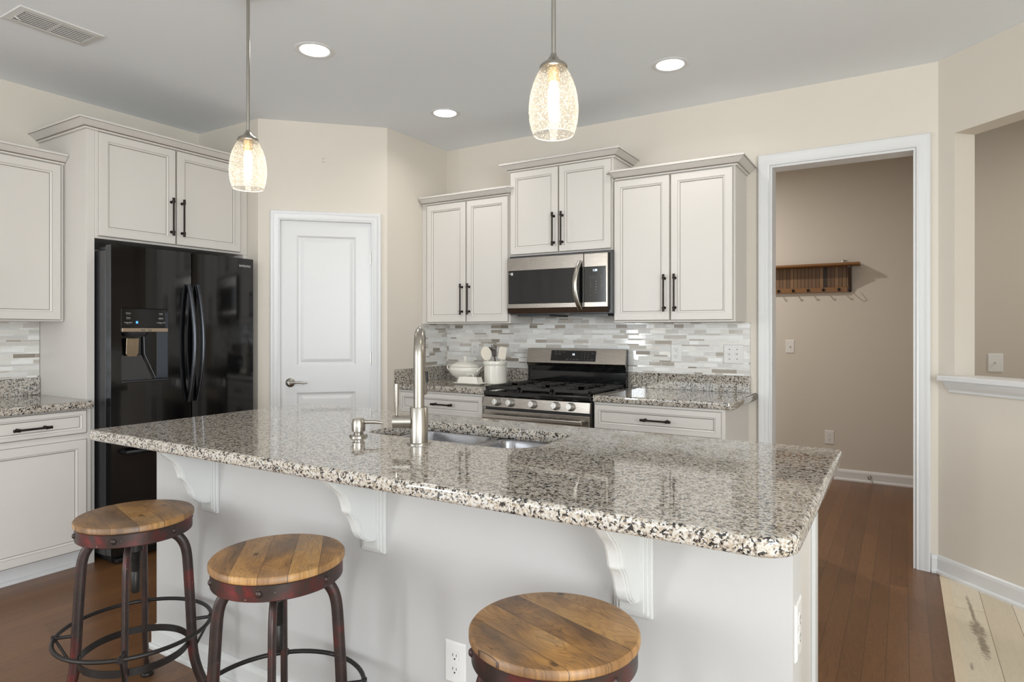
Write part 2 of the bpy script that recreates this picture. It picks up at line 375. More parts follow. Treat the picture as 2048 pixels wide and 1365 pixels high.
# ------------------------------------------------------------------ mesh helpers
class MB:
    def __init__(s): s.v = []; s.f = []; s.mi = []

    def add(s, vs, fs, m=0):
        o = len(s.v); s.v += [tuple(x) for x in vs]
        for f in fs: s.f.append([i + o for i in f]); s.mi.append(m)
        return s

    def box(s, x0, x1, y0, y1, z0, z1, m=0):
        v = [(x, y, z) for z in (z0, z1) for y in (y0, y1) for x in (x0, x1)]
        return s.add(v, [(0, 2, 3, 1), (4, 5, 7, 6), (0, 1, 5, 4), (2, 6, 7, 3), (0, 4, 6, 2), (1, 3, 7, 5)], m)

    def prism(s, poly, fn, a0, a1, m=0):
        """poly 2-D ccw; fn(u,v,a)->xyz"""
        n = len(poly)
        v = [fn(u, w, a0) for u, w in poly] + [fn(u, w, a1) for u, w in poly]
        fs = [(i, (i + 1) % n, n + (i + 1) % n, n + i) for i in range(n)]
        tri = tessellate_polygon([[Vector((u, w, 0)) for u, w in poly]])
        fs += [tuple(t) for t in tri] + [tuple(n + i for i in reversed(t)) for t in tri]
        return s.add(v, fs, m)

    def lathe(s, prof, c=(0, 0, 0), n=40, axis='z', m=0, arc=None, fn=None):
        """prof [(r,h)], closed caps where r==0"""
        rings = []; vs = []
        for r, h in prof:
            if abs(r) < 1e-7: rings.append([len(vs)]); vs.append((0, 0, h))
            else:
                rings.append(list(range(len(vs), len(vs) + n)))
                vs += [(r * cos(2 * pi * k / n), r * sin(2 * pi * k / n), h) for k in range(n)]
        fs = []
        for a, b in zip(rings[:-1], rings[1:]):
            for k in range(n):
                k2 = (k + 1) % n
                if len(a) == 1 and len(b) == 1: continue
                if len(a) == 1: fs.append((a[0], b[k2], b[k]))
                elif len(b) == 1: fs.append((a[k], a[k2], b[0]))
                else: fs.append((a[k], a[k2], b[k2], b[k]))
        if fn: vs = [fn(*p) for p in vs]
        elif axis == 'x': vs = [(h, x, y) for x, y, h in vs]
        elif axis == 'y': vs = [(y, h, x) for x, y, h in vs]
        vs = [(x + c[0], y + c[1], z + c[2]) for x, y, z in vs]
        return s.add(vs, fs, m)

    def cyl(s, p0, p1, r, n=20, m=0, r1=None):
        return s.tube([p0, p1], r, n, m=m, r1=r1)

    def tube(s, pts, r, n=14, closed=False, m=0, r1=None, ref=None, rb=None):
        """tube along pts; r may be list; ref: direction whose in-plane axis gets radius r, the other rb (elliptic)"""
        P = [Vector(p) for p in pts]; N = len(P)
        rs = r if isinstance(r, (list, tuple)) else [r + ((r1 if r1 is not None else r) - r) * i / max(1, N - 1) for i in range(N)]
        T = []
        for i in range(N):
            if closed: t = P[(i + 1) % N] - P[i - 1]
            elif i == 0: t = P[1] - P[0]
            elif i == N - 1: t = P[-1] - P[-2]
            else: t = (P[i + 1] - P[i]).normalized() + (P[i] - P[i - 1]).normalized()
            T.append(t.normalized())
        up = Vector(ref) if ref is not None else (Vector((0, 0, 1)) if abs(T[0].z) < .9 else Vector((1, 0, 0)))
        vs = []; a = (up - T[0] * up.dot(T[0])).normalized()
        for i in range(N):
            a = (a - T[i] * a.dot(T[i])).normalized(); b = T[i].cross(a)
            rr = rs[i]; r2 = rr if rb is None else rb
            vs += [P[i] + a * (rr * cos(2 * pi * k / n)) + b * (r2 * sin(2 * pi * k / n)) for k in range(n)]
        fs = []
        for i in range(N if closed else N - 1):
            j = (i + 1) % N
            for k in range(n):
                k2 = (k + 1) % n
                fs.append((i * n + k, i * n + k2, j * n + k2, j * n + k))
        if not closed:
            fs.append(tuple(reversed(range(n)))); fs.append(tuple(range((N - 1) * n, N * n)))
        return s.add(vs, fs, m)

    def rings(s, loops, mats, cap=True, capm=0):
        """loops: list of equal-length closed loops; quads between; last loop capped"""
        n = len(loops[0]); vs = [p for l in loops for p in l]; o = len(s.v)
        s.v += [tuple(p) for p in vs]
        for i in range(len(loops) - 1):
            for k in range(n):
                k2 = (k + 1) % n
                s.f.append([o + i * n + k, o + i * n + k2, o + (i + 1) * n + k2, o + (i + 1) * n + k]); s.mi.append(mats[i])
        if cap:
            b = o + (len(loops) - 1) * n
            s.f.append([b + k for k in range(n)]); s.mi.append(capm)
        return s

    def panel(s, x0, x1, z0, z1, spec, capm=0, backcap=True):
        """rect loops in the local xz plane, front towards -y. spec [(inset, depth, mat of strip to next)]"""
        loops = []; mats = []
        for ins, d, mm in spec:
            loops.append([(x0 + ins, -d, z0 + ins), (x1 - ins, -d, z0 + ins), (x1 - ins, -d, z1 - ins), (x0 + ins, -d, z1 - ins)]); mats.append(mm)
        o = len(s.v)
        s.rings(loops, mats, True, capm)
        if backcap: s.f.append([o + 3, o + 2, o + 1, o]); s.mi.append(0)
        return s

    def sweep(s, path, prof, fn=lambda a, b, c: (a, b, c), closed=False, m=0, caps=True, mats=None):
        """mitred sweep: path 2-D points, prof [(out,h)] (out = to the right of travel), fn(a,b,h)->xyz"""
        N = len(path); P = [Vector(p) for p in path]; offs = []
        for i in range(N):
            d0 = (P[i] - P[i - 1]).normalized() if (i > 0 or closed) else None
            d1 = (P[(i + 1) % N] - P[i]).normalized() if (i < N - 1 or closed) else None
            n0 = Vector((d0.y, -d0.x)) if d0 is not None else None
            n1 = Vector((d1.y, -d1.x)) if d1 is not None else None
            if n0 is None: o = n1
            elif n1 is None: o = n0
            else: o = (n0 + n1) / (1 + n0.dot(n1))
            offs.append(o)
        k = len(prof); vs = []
        for i in range(N):
            for u, h in prof:
                q = P[i] + offs[i] * u; vs.append(fn(q.x, q.y, h))
        o0 = len(s.v); s.v += [tuple(x) for x in vs]
        for i in range(N if closed else N - 1):
            j = (i + 1) % N
            for e in range(k - 1 if prof[0] != prof[-1] else k - 1):
                s.f.append([o0 + i * k + e, o0 + j * k + e, o0 + j * k + e + 1, o0 + i * k + e + 1])
                s.mi.append(mats[e] if mats else m)
            s.f.append([o0 + i * k + k - 1, o0 + j * k + k - 1, o0 + j * k, o0 + i * k]); s.mi.append(m)
        if caps and not closed:
            s.f.append([o0 + e for e in range(k)]); s.mi.append(m)
            s.f.append([o0 + (N - 1) * k + e for e in reversed(range(k))]); s.mi.append(m)
        return s

    def build(s, name, mats, parent=None, smooth=False, bevel=0.0, seg=2, loc=None, rot=None):
        me = bpy.data.meshes.new(name); me.from_pydata(s.v, [], s.f)
        if not isinstance(mats, (list, tuple)): mats = [mats]
        for mm in mats: me.materials.append(mm)
        for p, i in zip(me.polygons, s.mi): p.material_index = min(i, len(mats) - 1)
        bm = bmesh.new(); bm.from_mesh(me); bmesh.ops.recalc_face_normals(bm, faces=bm.faces); bm.to_mesh(me); bm.free()
        if smooth:
            me.shade_smooth(); me.set_sharp_from_angle(angle=R(38))
        me.update()
        o = bpy.data.objects.new(name, me); COL.objects.link(o)
        if bevel:
            b = o.modifiers.new('bevel', 'BEVEL'); b.width = bevel; b.segments = seg; b.limit_method = 'ANGLE'; b.angle_limit = R(40)
        if parent is not None: o.parent = parent
        if loc is not None: o.location = loc
        if rot is not None: o.rotation_euler = rot
        return o


def tag(o, label=None, cat=None, group=None, kind=None):
    if label: o['label'] = label
    if cat: o['category'] = cat
    if group: o['group'] = group
    if kind: o['kind'] = kind
    return o


def thing(name, label, cat, loc=(0, 0, 0), rz=0.0, group=None):
    o = bpy.data.objects.new(name, None); COL.objects.link(o); o.empty_display_size = .05
    o.location = loc; o.rotation_euler = (0, 0, rz)
    return tag(o, label, cat, group)


def copy_tree(o, parent=None):
    c = o.copy(); COL.objects.link(c)
    if parent is not None: c.parent = parent
    for ch in list(o.children): copy_tree(ch, c)
    return c


def structure(name, mb, m, label=None, **k):
    return tag(mb.build(name, m, **k), label, kind='structure')


LETTERS = {}


def text(name, body, size, m, parent, loc, rot, align='CENTER', ext=.0004):
    """raised lettering, gathered into one mesh per panel (build_letters)"""
    c = bpy.data.curves.new(name, 'FONT'); c.body = body; c.size = size; c.align_x = align; c.align_y = 'CENTER'
    c.extrude = ext
    o = bpy.data.objects.new(name, c); COL.objects.link(o)
    bpy.context.view_layer.update()
    me = bpy.data.meshes.new_from_object(o.evaluated_get(bpy.context.evaluated_depsgraph_get()))
    from mathutils import Euler
    T = Matrix.Translation(Vector(loc)) @ Euler(rot).to_matrix().to_4x4()
    mb, mats, _ = LETTERS.setdefault((name, parent.name), (MB(), [], parent))
    if m not in mats: mats.append(m)
    mb.add([tuple(T @ v.co) for v in me.vertices], [tuple(p.vertices) for p in me.polygons], mats.index(m))
    bpy.data.objects.remove(o); bpy.data.curves.remove(c); bpy.data.meshes.remove(me)


def build_letters():
    for (name, _), (mb, mats, parent) in LETTERS.items(): mb.build(name, mats, parent)


def arc(cx, cy, r, a0, a1, n):
    return [(cx + r * cos(a0 + (a1 - a0) * i / n), cy + r * sin(a0 + (a1 - a0) * i / n)) for i in range(n + 1)]


def round_rect(x0, x1, y0, y1, r, n=8):
    """ccw; r = radius or 4 radii (x0y0, x1y0, x1y1, x0y1)"""
    if not isinstance(r, (tuple, list)): r = (r,) * 4
    return (arc(x0 + r[0], y0 + r[0], r[0], pi, 1.5 * pi, n) + arc(x1 - r[1], y0 + r[1], r[1], 1.5 * pi, 2 * pi, n) +
            arc(x1 - r[2], y1 - r[2], r[2], 0, .5 * pi, n) + arc(x0 + r[3], y1 - r[3], r[3], .5 * pi, pi, n))


def inset_loop(loop, d):
    n = len(loop); out = []
    for i in range(n):
        p0 = Vector(loop[i - 1]); p = Vector(loop[i]); p1 = Vector(loop[(i + 1) % n])
        a = (p - p0); b = (p1 - p)
        if a.length < 1e-9: a = b
        if b.length < 1e-9: b = a
        a.normalize(); b.normalize()
        n0 = Vector((-a.y, a.x)); n1 = Vector((-b.y, b.x)); o = (n0 + n1) / (1 + n0.dot(n1))
        q = p + o * d; out.append((q.x, q.y))
    return out


def slab(mb, outer, holes, z0, z1, r=.006, m=0, steps=3):
    """stone slab with eased edges; outer ccw, holes ccw"""
    levels = []
    for i in range(steps + 1):
        t = pi / 2 * i / steps; levels.append((r * (1 - sin(t)), z1 - r * (1 - cos(t))))
    levels += [(l, z0 + z1 - z) for l, z in reversed(levels)]
    loops = [(outer, 1)] + [(h, -1) for h in holes]
    tops = []; bots = []
    for lp, sg in loops:
        rows = [[(x, y, z) for x, y in inset_loop(lp, ins * sg)] for ins, z in levels]
        if sg < 0:
            rows = [[(x, y, z) for x, y in inset_loop(lp, -min(ins, .003))] for ins, z in levels]
        mb.rings(rows, [m] * (len(rows) - 1), cap=False)
        tops.append(rows[0]); bots.append(rows[-1])
    for set_, flip in ((tops, False), (bots, True)):
        flat = [p for l in set_ for p in l]
        tri = tessellate_polygon([[Vector(p) for p in l] for l in set_])
        mb.add(flat, [tuple(reversed(t)) if flip else tuple(t) for t in tri], m)
    return mb


def weld(o, d=1e-5):
    bm = bmesh.new(); bm.from_mesh(o.data); bmesh.ops.remove_doubles(bm, verts=bm.verts, dist=d)
    bmesh.ops.recalc_face_normals(bm, faces=bm.faces); bm.to_mesh(o.data); bm.free(); return o


def flat_top(o):
    for p in o.data.polygons:
        if abs(p.normal.z) > .999: p.use_smooth = False
    return o


# ------------------------------------------------------------------ setting
CE = 2.743; YB = 4.12; XL = -4.418; Q = sqrt(.5)
PA = Vector((-3.747, 2.81)); PB = Vector((-3.135, 3.422))         # pantry diagonal
RA = Vector((.163, 4.12)); RD = Vector((Q, -Q))                   # diagonal wall on the right
RLEN = 4.0; RE = RA + RD * RLEN

structure('floor', MB().box(-4.6, .166, -4.1, 6.4, -.06, 0), M['floor'], 'dark brown stained narrow plank floor of the kitchen and hall')
structure('floor', MB().box(.208, 4.2, -4.1, 6.4, -.06, 0), M['light'], 'pale knotty plank floor right of the kitchen')
structure('trim_1', MB().box(.166, .208, -4.1, 6.4, -.06, .0015), M['strip'], 'pale transition board between dark and pale planks')
structure('ceiling', MB().box(-4.6, 4.2, -4.2, 6.5, CE, CE + .08), M['ceil'], 'flat grey white ceiling over kitchen')

# back wall with the tall cased opening to the hall
DO0, DO1, DOZ = -.690, .066, 2.300
wb = MB().box(-3.235, DO0, YB, YB + .13, 0, CE).box(DO1, .163 + .05, YB, YB + .13, 0, CE).box(DO0, DO1, YB, YB + .13, DOZ, CE)
structure('wall_back', wb, M['wall'], 'beige wall behind the range with opening to the hall')
structure('wall_left', MB().box(XL - .12, XL, -2.9, 2.91, 0, CE).box(XL - .12, XL, -4.2, -3.95, 0, CE).box(XL - .12, XL, -3.95, -2.9, 0, .42).box(XL - .12, XL, -3.95, -2.9, 2.48, CE), M['wall'], 'beige wall behind the refrigerator')
structure('wall_pantry_left', MB().box(XL, PA.x, 2.81, 2.91, 0, CE), M['wall'], 'short beige wall right of the refrigerator')
structure('wall_pantry_right', MB().box(-3.235, -3.135, 3.4215, YB, 0, CE), M['wall'], 'short beige wall left of the range cabinets')


def diag_p(s, n, z):    # pantry diagonal: s along, n outwards (towards the kitchen)
    return (PA.x + Q * s + Q * n, PA.y + Q * s - Q * n, z)


LP = (PB - PA).length
PD0, PD1, PDZ = .140, .760, 2.062
mp = MB()
for s0, s1, z0, z1 in ((0, PD0, 0, CE), (PD1, LP, 0, CE), (PD0, PD1, PDZ, CE)):
    vs = [diag_p(s, n, z) for z in (z0, z1) for n in (-.1, 0) for s in (s0, s1)]
    mp.add(vs, [(0, 2, 3, 1), (4, 5, 7, 6), (0, 1, 5, 4), (2, 6, 7, 3), (0, 4, 6, 2), (1, 3, 7, 5)])
structure('wall_pantry_front', mp, M['wall'], 'diagonal beige wall around the pantry door')


def rd_p(s, n, z):      # right diagonal: s along, n outwards to the kitchen
    return (RA.x + Q * s - Q * n, RA.y - Q * s - Q * n, z)


OP0, OP1, OPZ0, OPZ1 = .097, 1.75, 1.035, 2.330
mr = MB()
TH = .13
for s0, s1, z0, z1 in ((0, OP0, 0, CE), (OP1, RLEN, 0, CE), (OP0, OP1, 0, OPZ0), (OP0, OP1, OPZ1, CE)):
    vs = [rd_p(s, n, z) for z in (z0, z1) for n in (-TH, 0) for s in (s0, s1)]
    mr.add(vs, [(0, 2, 3, 1), (4, 5, 7, 6), (0, 1, 5, 4), (2, 6, 7, 3), (0, 4, 6, 2), (1, 3, 7, 5)])
structure('wall_right_diagonal', mr, M['wall'], 'diagonal beige wall with a half height pass through on the right')
structure('wall_right', MB().box(RE.x, RE.x + .12, -.25, RE.y, 0, CE).box(RE.x, RE.x + .12, -4.2, -2.95, 0, CE)
          .box(RE.x, RE.x + .12, -2.95, -.25, 0, .42).box(RE.x, RE.x + .12, -2.95, -.25, 2.48, CE), M['wall'], 'right wall with an unseen wide window added for fill light')
wr = MB(); x_ = -4.54
for a, b in ((-3.75, -1.45), (-.25, 2.05)):
    wr.box(x_, a, -4.12, -4.0, 0, CE).box(a, b, -4.12, -4.0, 0, .42).box(a, b, -4.12, -4.0, 2.48, CE); x_ = b
wr.box(x_, RE.x + .12, -4.12, -4.0, 0, CE)
structure('wall_rear', wr, M['wall'], 'rear wall with two unseen tall windows added for daylight and fill')
for i, (a, b) in enumerate(((-3.75, -1.45), (-.25, 2.05))):
    wf = MB()
    for x0, x1, z0, z1 in ((a, a + .05, .42, 2.48), (b - .05, b, .42, 2.48), (a, b, .42, .47), (a, b, 2.43, 2.48), ((a + b) / 2 - .03, (a + b) / 2 + .03, .42, 2.48), (a, b, 1.42, 1.47)):
        wf.box(x0, x1, -4.09, -4.05, z0, z1)
    structure('window_%d' % (i + 1), wf, M['sky'], 'white sash frame of an unseen added rear window')
# hall and the room beyond the pass-through
YH = 6.23
structure('wall_hall_back', MB().box(-3.2, .42, YH, YH + .1, 0, CE), M['hall'], 'taupe wall at the back of the hall')
structure('wall_hall_left', MB().box(-3.2, -3.1, YB + .13, YH, 0, CE), M['hall'], 'left end wall of the hall')
structure('wall_hall_right', MB().box(.27, .33, YB + .13, YH, 0, CE), M['hall'], 'right end wall of the hall')
structure('wall_far_right', MB().box(.33, 4.2, 5.5, 5.6, 0, CE), M['hall'], 'taupe wall beyond the pass through')
structure('wall_outer_right', MB().box(4.1, 4.2, 1.0, 5.5, 0, CE), M['hall'], 'side wall of the room beyond the pass through')

# baseboards (with shoe moulding)
BP = [(0, 0), (.026, 0), (.026, .012), (.020, .019), (.014, .020), (.014, .075), (.010, .088), (.004, .094), (0, .095)]
xyz = lambda a, b, h: (a, b, h)
structure('baseboard_right', MB().sweep([(.131, YB), tuple(RA), tuple(RE)][::1], BP, xyz), M['trim'], 'white baseboard along the diagonal wall')
structure('baseboard_hall', MB().sweep([(-3.1, YH), (.27, YH)], BP, xyz), M['trim'], 'white baseboard at the back of the hall')
structure('baseboard_hall_right', MB().sweep([(.27, YH), (.27, YB + .13)], BP, xyz), M['trim'], 'white baseboard on the right hall wall')
structure('baseboard_left', MB().sweep([(XL, -4.0), (XL, -1.4)], BP, xyz), M['trim'], 'white baseboard along the left wall')

# casings: profile out = away from the opening
CP = [(0, 0), (0, .011), (.004, .015), (.012, .013), (.016, .016), (.030, .017), (.046, .020), (.052, .024), (.062, .024), (.066, .020), (.066, 0)]
# hall opening (path runs clockwise seen from the kitchen so that 'right of travel' is outwards: go up the right side first)
cs = MB().sweep([(DO1 - .004, 0), (DO1 - .004, DOZ - .004), (DO0 + .004, DOZ - .004), (DO0 + .004, 0)], CP, lambda a, b, h: (a, YB - h, b))
structure('trim_2', cs, M['trim'], 'white casing around the tall hall opening', smooth=True)
jb = MB().box(DO0, DO0 + .016, YB - .002, YB + .132, 0, DOZ).box(DO1 - .016, DO1, YB - .002, YB + .132, 0, DOZ).box(DO0 + .016, DO1 - .016, YB - .002, YB + .132, DOZ - .016, DOZ)
structure('trim_3', jb, M['trim'], 'white jamb lining of the hall opening')
# pantry casing
pc = MB().sweep([(PD1 - .006, 0), (PD1 - .006, PDZ - .006), (PD0 + .006, PDZ - .006), (PD0 + .006, 0)], CP, lambda a, b, h: diag_p(a, h, b))
structure('trim_4', pc, M['trim'], 'white casing around the pantry door', smooth=True)
# pass-through sill
sp = [(0, .0), (.055, .0), (.062, .006), (.062, .020), (.055, .026), (-TH, .026), (-TH, 0)]
st = MB()
st.prism([(OP0 - .05, 0), (OP1 + .05, 0), (OP1 + .05, .026), (OP0 - .05, .026)], lambda u, w, a: rd_p(u, a, OPZ0 + w), -.0, .062)
st.prism([(OP0, 0), (OP1, 0), (OP1, .026), (OP0, .026)], lambda u, w, a: rd_p(u, a, OPZ0 + w), -TH - .02, .0)
st.prism([(0, -.062), (.010, -.062), (.012, -.048), (.030, -.030), (.042, -.012), (.044, 0), (0, 0)], lambda u, w, a: rd_p(a, u, OPZ0 + w), OP0 - .03, OP1 + .03)
structure('trim_5', st, M['trim'], 'white moulded sill of the pass through', bevel=.003)

# pantry door
door = MB()
W_, H_ = PD1 - PD0 - .014, PDZ - .016
D = .035
panels = [(.104, W_ - .104, 1.045, 1.945), (.104, W_ - .104, .12, .858)]
for x0, x1, z0, z1 in ((0, .104, 0, H_), (W_ - .104, W_, 0, H_), (.104, W_ - .104, 0, .12), (.104, W_ - .104, .858, 1.045), (.104, W_ - .104, 1.945, H_)):
    door.box(x0, x1, -D, 0, z0, z1)
for x0, x1, z0, z1 in panels:
    door.panel(x0, x1, z0, z1, [(0, D, 0), (.006, D - .004, 0), (.012, D - .009, 0), (.022, D - .011, 0), (.040, D - .004, 0), (.046, D - .003, 0)], backcap=False)
dor = door.build('door_1', M['trim']); weld(dor)
p = diag_p(PD0 + .007, -.040, .010); dor.location = p; dor.rotation_euler = (0, 0, R(45))
tag(dor, 'white two panel pantry door in the diagonal wall', kind='structure')
# door_handle (lever) and hinges, local to the slab
hx, hz = .062, .928
lh = MB().lathe([(0, 0), (.031, 0), (.031, -.006), (.026, -.012), (.014, -.016), (.011, -.030), (.011, -.048), (0, -.048)], (hx, -D, hz), 32, 'y')
lh.tube([(hx, -D - .045, hz), (hx + .03, -D - .048, hz + .002), (hx + .06, -D - .046, hz + .004), (hx + .09, -D - .044, hz - .003), (hx + .115, -D - .042, hz - .001)], [.010, .0085, .0075, .0065, .004], 12)
lh.build('door_handle', M['nickel'], dor, smooth=True)
for z in (1.80, 1.09, .28):
    MB().cyl((W_ + .004, -D - .004, z - .045), (W_ + .004, -D - .004, z + .045), .006, 12).box(W_ - .006, W_ + .003, -D - .002, -D + .002, z - .043, z + .043).build('door_hinge', M['nickel'], dor, smooth=True)

# mosaic tile fields
structure('wall_tile_back', MB().box(-3.131, -.800, YB - .009, YB - .0005, 1.0165, 1.3475).box(-2.338, -1.574, YB - .009, YB - .0005, 1.3475, 1.404), M['mosx'], 'grey and white mosaic tile behind the range')
structure('wall_tile_side', MB().box(-3.1345, -3.126, 3.79, YB - .010, 1.0165, 1.3455), M['mosy'], 'narrow mosaic tile return left of the range counter')
structure('wall_tile_left', MB().box(XL + .0005, XL + .009, -.6, 1.787, 1.0165, 1.358), M['mosy'], 'mosaic tile over the left counter')


# ------------------------------------------------------------------ cabinetry
def door_spec(t, fr=.045):
    return [(0, 0, 0), (0, t - .004, 1), (.0016, t - .0035, 0), (.0045, t, 0), (fr, t, 1), (fr + .0008, t - .0018, 0), (fr + .010, t - .005, 0), (fr + .011, t - .0085, 1), (fr + .0132, t - .0085, 0)]


CABM = [M['cab'], M['glaze']]


def add_pull(door, x, z0, z1=None, x1=None, t=.02, name='handle'):
    """bar pull on the face at depth t; vertical (z0..z1) or horizontal (x..x1 at z0)"""
    b = MB(); off = t + .028
    if x1 is None:
        a, e = Vector((x, -off, z0)), Vector((x, -off, z1))
    else:
        a, e = Vector((x, -off, z0)), Vector((x1, -off, z0))
    d = (e - a).normalized()
    b.cyl(a + d * .012, e - d * .012, .0055, 14)
    for q, s in ((a, 1), (e, -1)):
        b.cyl(q, q + d * (.020 * s), .0075, 14)
        c = q + d * (.024 * s); b.cyl(c + d * (-.005), c + d * .005, .0088, 14)
        b.cyl(c, c + Vector((0, .028, 0)), .0055, 12); b.cyl(c + Vector((0, .024, 0)), c + Vector((0, .028, 0)), .009, 12)
    return b.build(name, M['bronze'], door, smooth=True)


def cab_door(parent, name, x0, x1, z0, z1, y, pull=None, t=.02, fr=.045):
    """door in local cabinet space; y = face-frame plane (front faces -y)"""
    d = MB().panel(x0, x1, z0, z1, door_spec(t, fr)).build(name, CABM, parent, loc=(0, y, 0))
    if pull: add_pull(d, *pull[0], **pull[1]) if isinstance(pull[0], (tuple, list)) else add_pull(d, *pull)
    return d


CROWN = [(0, 0), (.012, 0), (.014, .008), (.018, .009), (.0185, .0130), (.024, .0150), (.050, .036), (.056, .040), (.060, .041), (.060, .052), (.056, .055), (0, .055)]
CROWNM = [0, 0, 0, 1, 0, 0, 0, 1, 0, 0, 0, 0]


def crown(parent, path, z, sc=1.0, zs=1.0):
    return MB().sweep(path, [(u * sc, z + h * zs) for u, h in CROWN], xyz, mats=CROWNM).build('crown_molding', CABM, parent)


# ---- uppers on the back wall (local x = world x - cx, local y = world y - YB)
def upper(label, x0, x1, zb, zt, split, crown_path, hz, left_filler=None, depth=.31, doors=(.006, .010), filler=None, zoff=0):
    c = thing('wall_cabinet', label, 'cabinet', (x0, YB, zb))
    w = x1 - x0; h = zt - zb; y = -depth
    MB().box(0, w, y, -.0015, 0, h).build('cabinet_box', M['cab'], c, bevel=.001)
    s = split - x0
    cab_door(c, 'door', doors[0], s - .003, .010, h - .006, y, ((s - .032, hz[0] - zb, hz[1] - zb), {}))
    cab_door(c, 'door', s + .003, w - doors[1], .010, h - .006, y, ((s + .032, hz[0] - zb, hz[1] - zb), {}))
    if filler: MB().box(*filler, y + .0, -.0015, 0, h).build('filler_strip', M['cab'], c)
    crown(c, crown_path(y, w), h)
    return c


# crown sweep: 'right of travel' must be outwards; travelling +x along the front gives right = -y
upper('cream two door wall cabinet in the corner left of the microwave', -3.082, -2.343, 1.348, 2.247, -2.712,
      lambda y, w: [(-.040, y), (w - .02, y), (w + .0, y + .02)], (1.412, 1.638), filler=(-.0515, -.001))
upper('raised cream two door wall cabinet over the microwave', -2.340, -1.572, 1.812, 2.402, -1.957,
      lambda y, w: [(0, -.002), (0, y), (w, y), (w, -.002)], (1.862, 2.086))
upper('cream two door wall cabinet between microwave and hall opening', -1.568, -.822, 1.350, 2.250, -1.200,
      lambda y, w: [(0, y + .02), (.02, y), (w, y), (w, -.002)], (1.412, 1.638))

# ---- left wall (rotated: local x -> +Y, local -y -> +X)
def left_cab(name, label, y0, z, loc_x=XL): return thing(name, label, 'cabinet', (loc_x, y0, z), R(90))


c = left_cab('wall_cabinet', 'cream wall cabinet over the left counter, left of the refrigerator', .93, 1.350)
MB().box(0, .857, -.305, -.0015, 0, .898).build('cabinet_box', M['cab'], c, bevel=.001)
cab_door(c, 'door', .008, .421, .008, .892, -.305, ((.392, .062, .288), {}))
cab_door(c, 'door', .427, .838, .008, .892, -.305, ((.456, .062, .288), {}))
crown(c, [(0, -.305), (.857, -.305)], .898)
for i, y0 in enumerate((.07, -.79)):
    c = left_cab('wall_cabinet', ('cream wall cabinet over the left counter beyond the frame, middle of the row', 'cream wall cabinet over the left counter beyond the frame, end of the row')[i], y0, 1.350)
    MB().box(0, .857, -.305, -.0015, 0, .898).build('cabinet_box', M['cab'], c, bevel=.001)
    cab_door(c, 'door', .008, .425, .008, .892, -.305, ((.395, .062, .288), {}))
    cab_door(c, 'door', .431, .848, .008, .892, -.305, ((.461, .062, .288), {}))
    crown(c, [(0, -.305), (.857, -.305)], .898)

# over-refrigerator cabinet with the tall end panel
c = left_cab('refrigerator_cabinet', 'tall cream cabinet surround with two doors over the black refrigerator', 1.790, 0)
FD = .558
MB().box(0, .042, -FD, -.0015, 0, 2.420).build('end_panel', M['cab'], c, bevel=.001)
MB().box(.043, 1.018, -FD + .001, -.0015, 1.817, 2.420).build('cabinet_box', M['cab'], c, bevel=.001)
MB().box(.985, 1.0185, -FD - .001, -FD + .10, 0, 1.816).build('filler_strip', M['cab'], c, bevel=.001)
cab_door(c, 'door', .056, .500, 1.829, 2.414, -FD, ((.470, 1.880, 2.112), {}))
cab_door(c, 'door', .508, .956, 1.829, 2.414, -FD, ((.538, 1.880, 2.112), {}))
crown(c, [(0, -.002), (0, -FD), (1.018, -FD)], 2.420)

# left base cabinet run
c = left_cab('base_cabinet', 'cream base cabinet with drawer left of the refrigerator', 1.222, 0)
MB().box(0, .567, -.608, -.0015, .105, .8735).build('cabinet_box', M['cab'], c, bevel=.001)
MB().box(0, .567, -.525, -.45, 0, .105).build('toe_kick', M['trim'], c)
MB().prism([(0, 0), (.016, 0), (.016, .008), (.006, .018), (0, .019)], lambda u, w, a: (a, -.5255 - u, w), 0, .567).build('shoe_molding', M['trim'], c)
d = cab_door(c, 'drawer', .010, .540, .741, .866, -.608, None, fr=.022); add_pull(d, .192, .797, x1=.362)
d = cab_door(c, 'door', .010, .540, .110, .708, -.608)
for i, y0 in enumerate((.62, .02, -.58)):
    c = left_cab('base_cabinet', ('first cream base cabinet beyond the left edge of the frame', 'second cream base cabinet beyond the left edge of the frame', 'last cream base cabinet at the far end of the left run')[i], y0, 0)
    MB().box(0, .599, -.608, -.0015, .105, .8735).build('cabinet_box', M['cab'], c, bevel=.001)
    MB().box(0, .599, -.525, -.45, 0, .105).build('toe_kick', M['trim'], c)
    d = cab_door(c, 'drawer', .010, .590, .741, .866, -.608, None, fr=.022); add_pull(d, .21, .797, x1=.38)
    d = cab_door(c, 'door', .010, .590, .110, .708, -.608)

# ---- base cabinets on the back wall
c = thing('base_cabinet', 'cream base cabinet with drawer between the pantry and the range', 'cabinet', (-3.133, YB, 0))
MB().box(.002, .788, -.608, -.0015, .105, .8735).build('cabinet_box', M['cab'], c, bevel=.001)
MB().box(.002, .788, -.525, -.45, 0, .105).build('toe_kick', M['trim'], c)
d = cab_door(c, 'drawer', .050, .770, .716, .860, -.608, None, fr=.030); add_pull(d, .355, .790, x1=.535)
cab_door(c, 'door', .050, .407, .115, .702, -.608, ((.378, .44, .66), {})); cab_door(c, 'door', .413, .770, .115, .702, -.608, ((.442, .44, .66), {}))
c = thing('base_cabinet', 'cream base cabinet with drawer between the range and the hall opening', 'cabinet', (-1.575, YB, 0))
MB().box(.002, .765, -.608, -.0015, .105, .8735).build('cabinet_box', M['cab'], c, bevel=.001)
MB().box(.002, .765, -.525, -.45, 0, .105).build('toe_kick', M['trim'], c)
d = cab_door(c, 'drawer', .010, .748, .717, .860, -.608, None, fr=.030); add_pull(d, .305, .790, x1=.480)
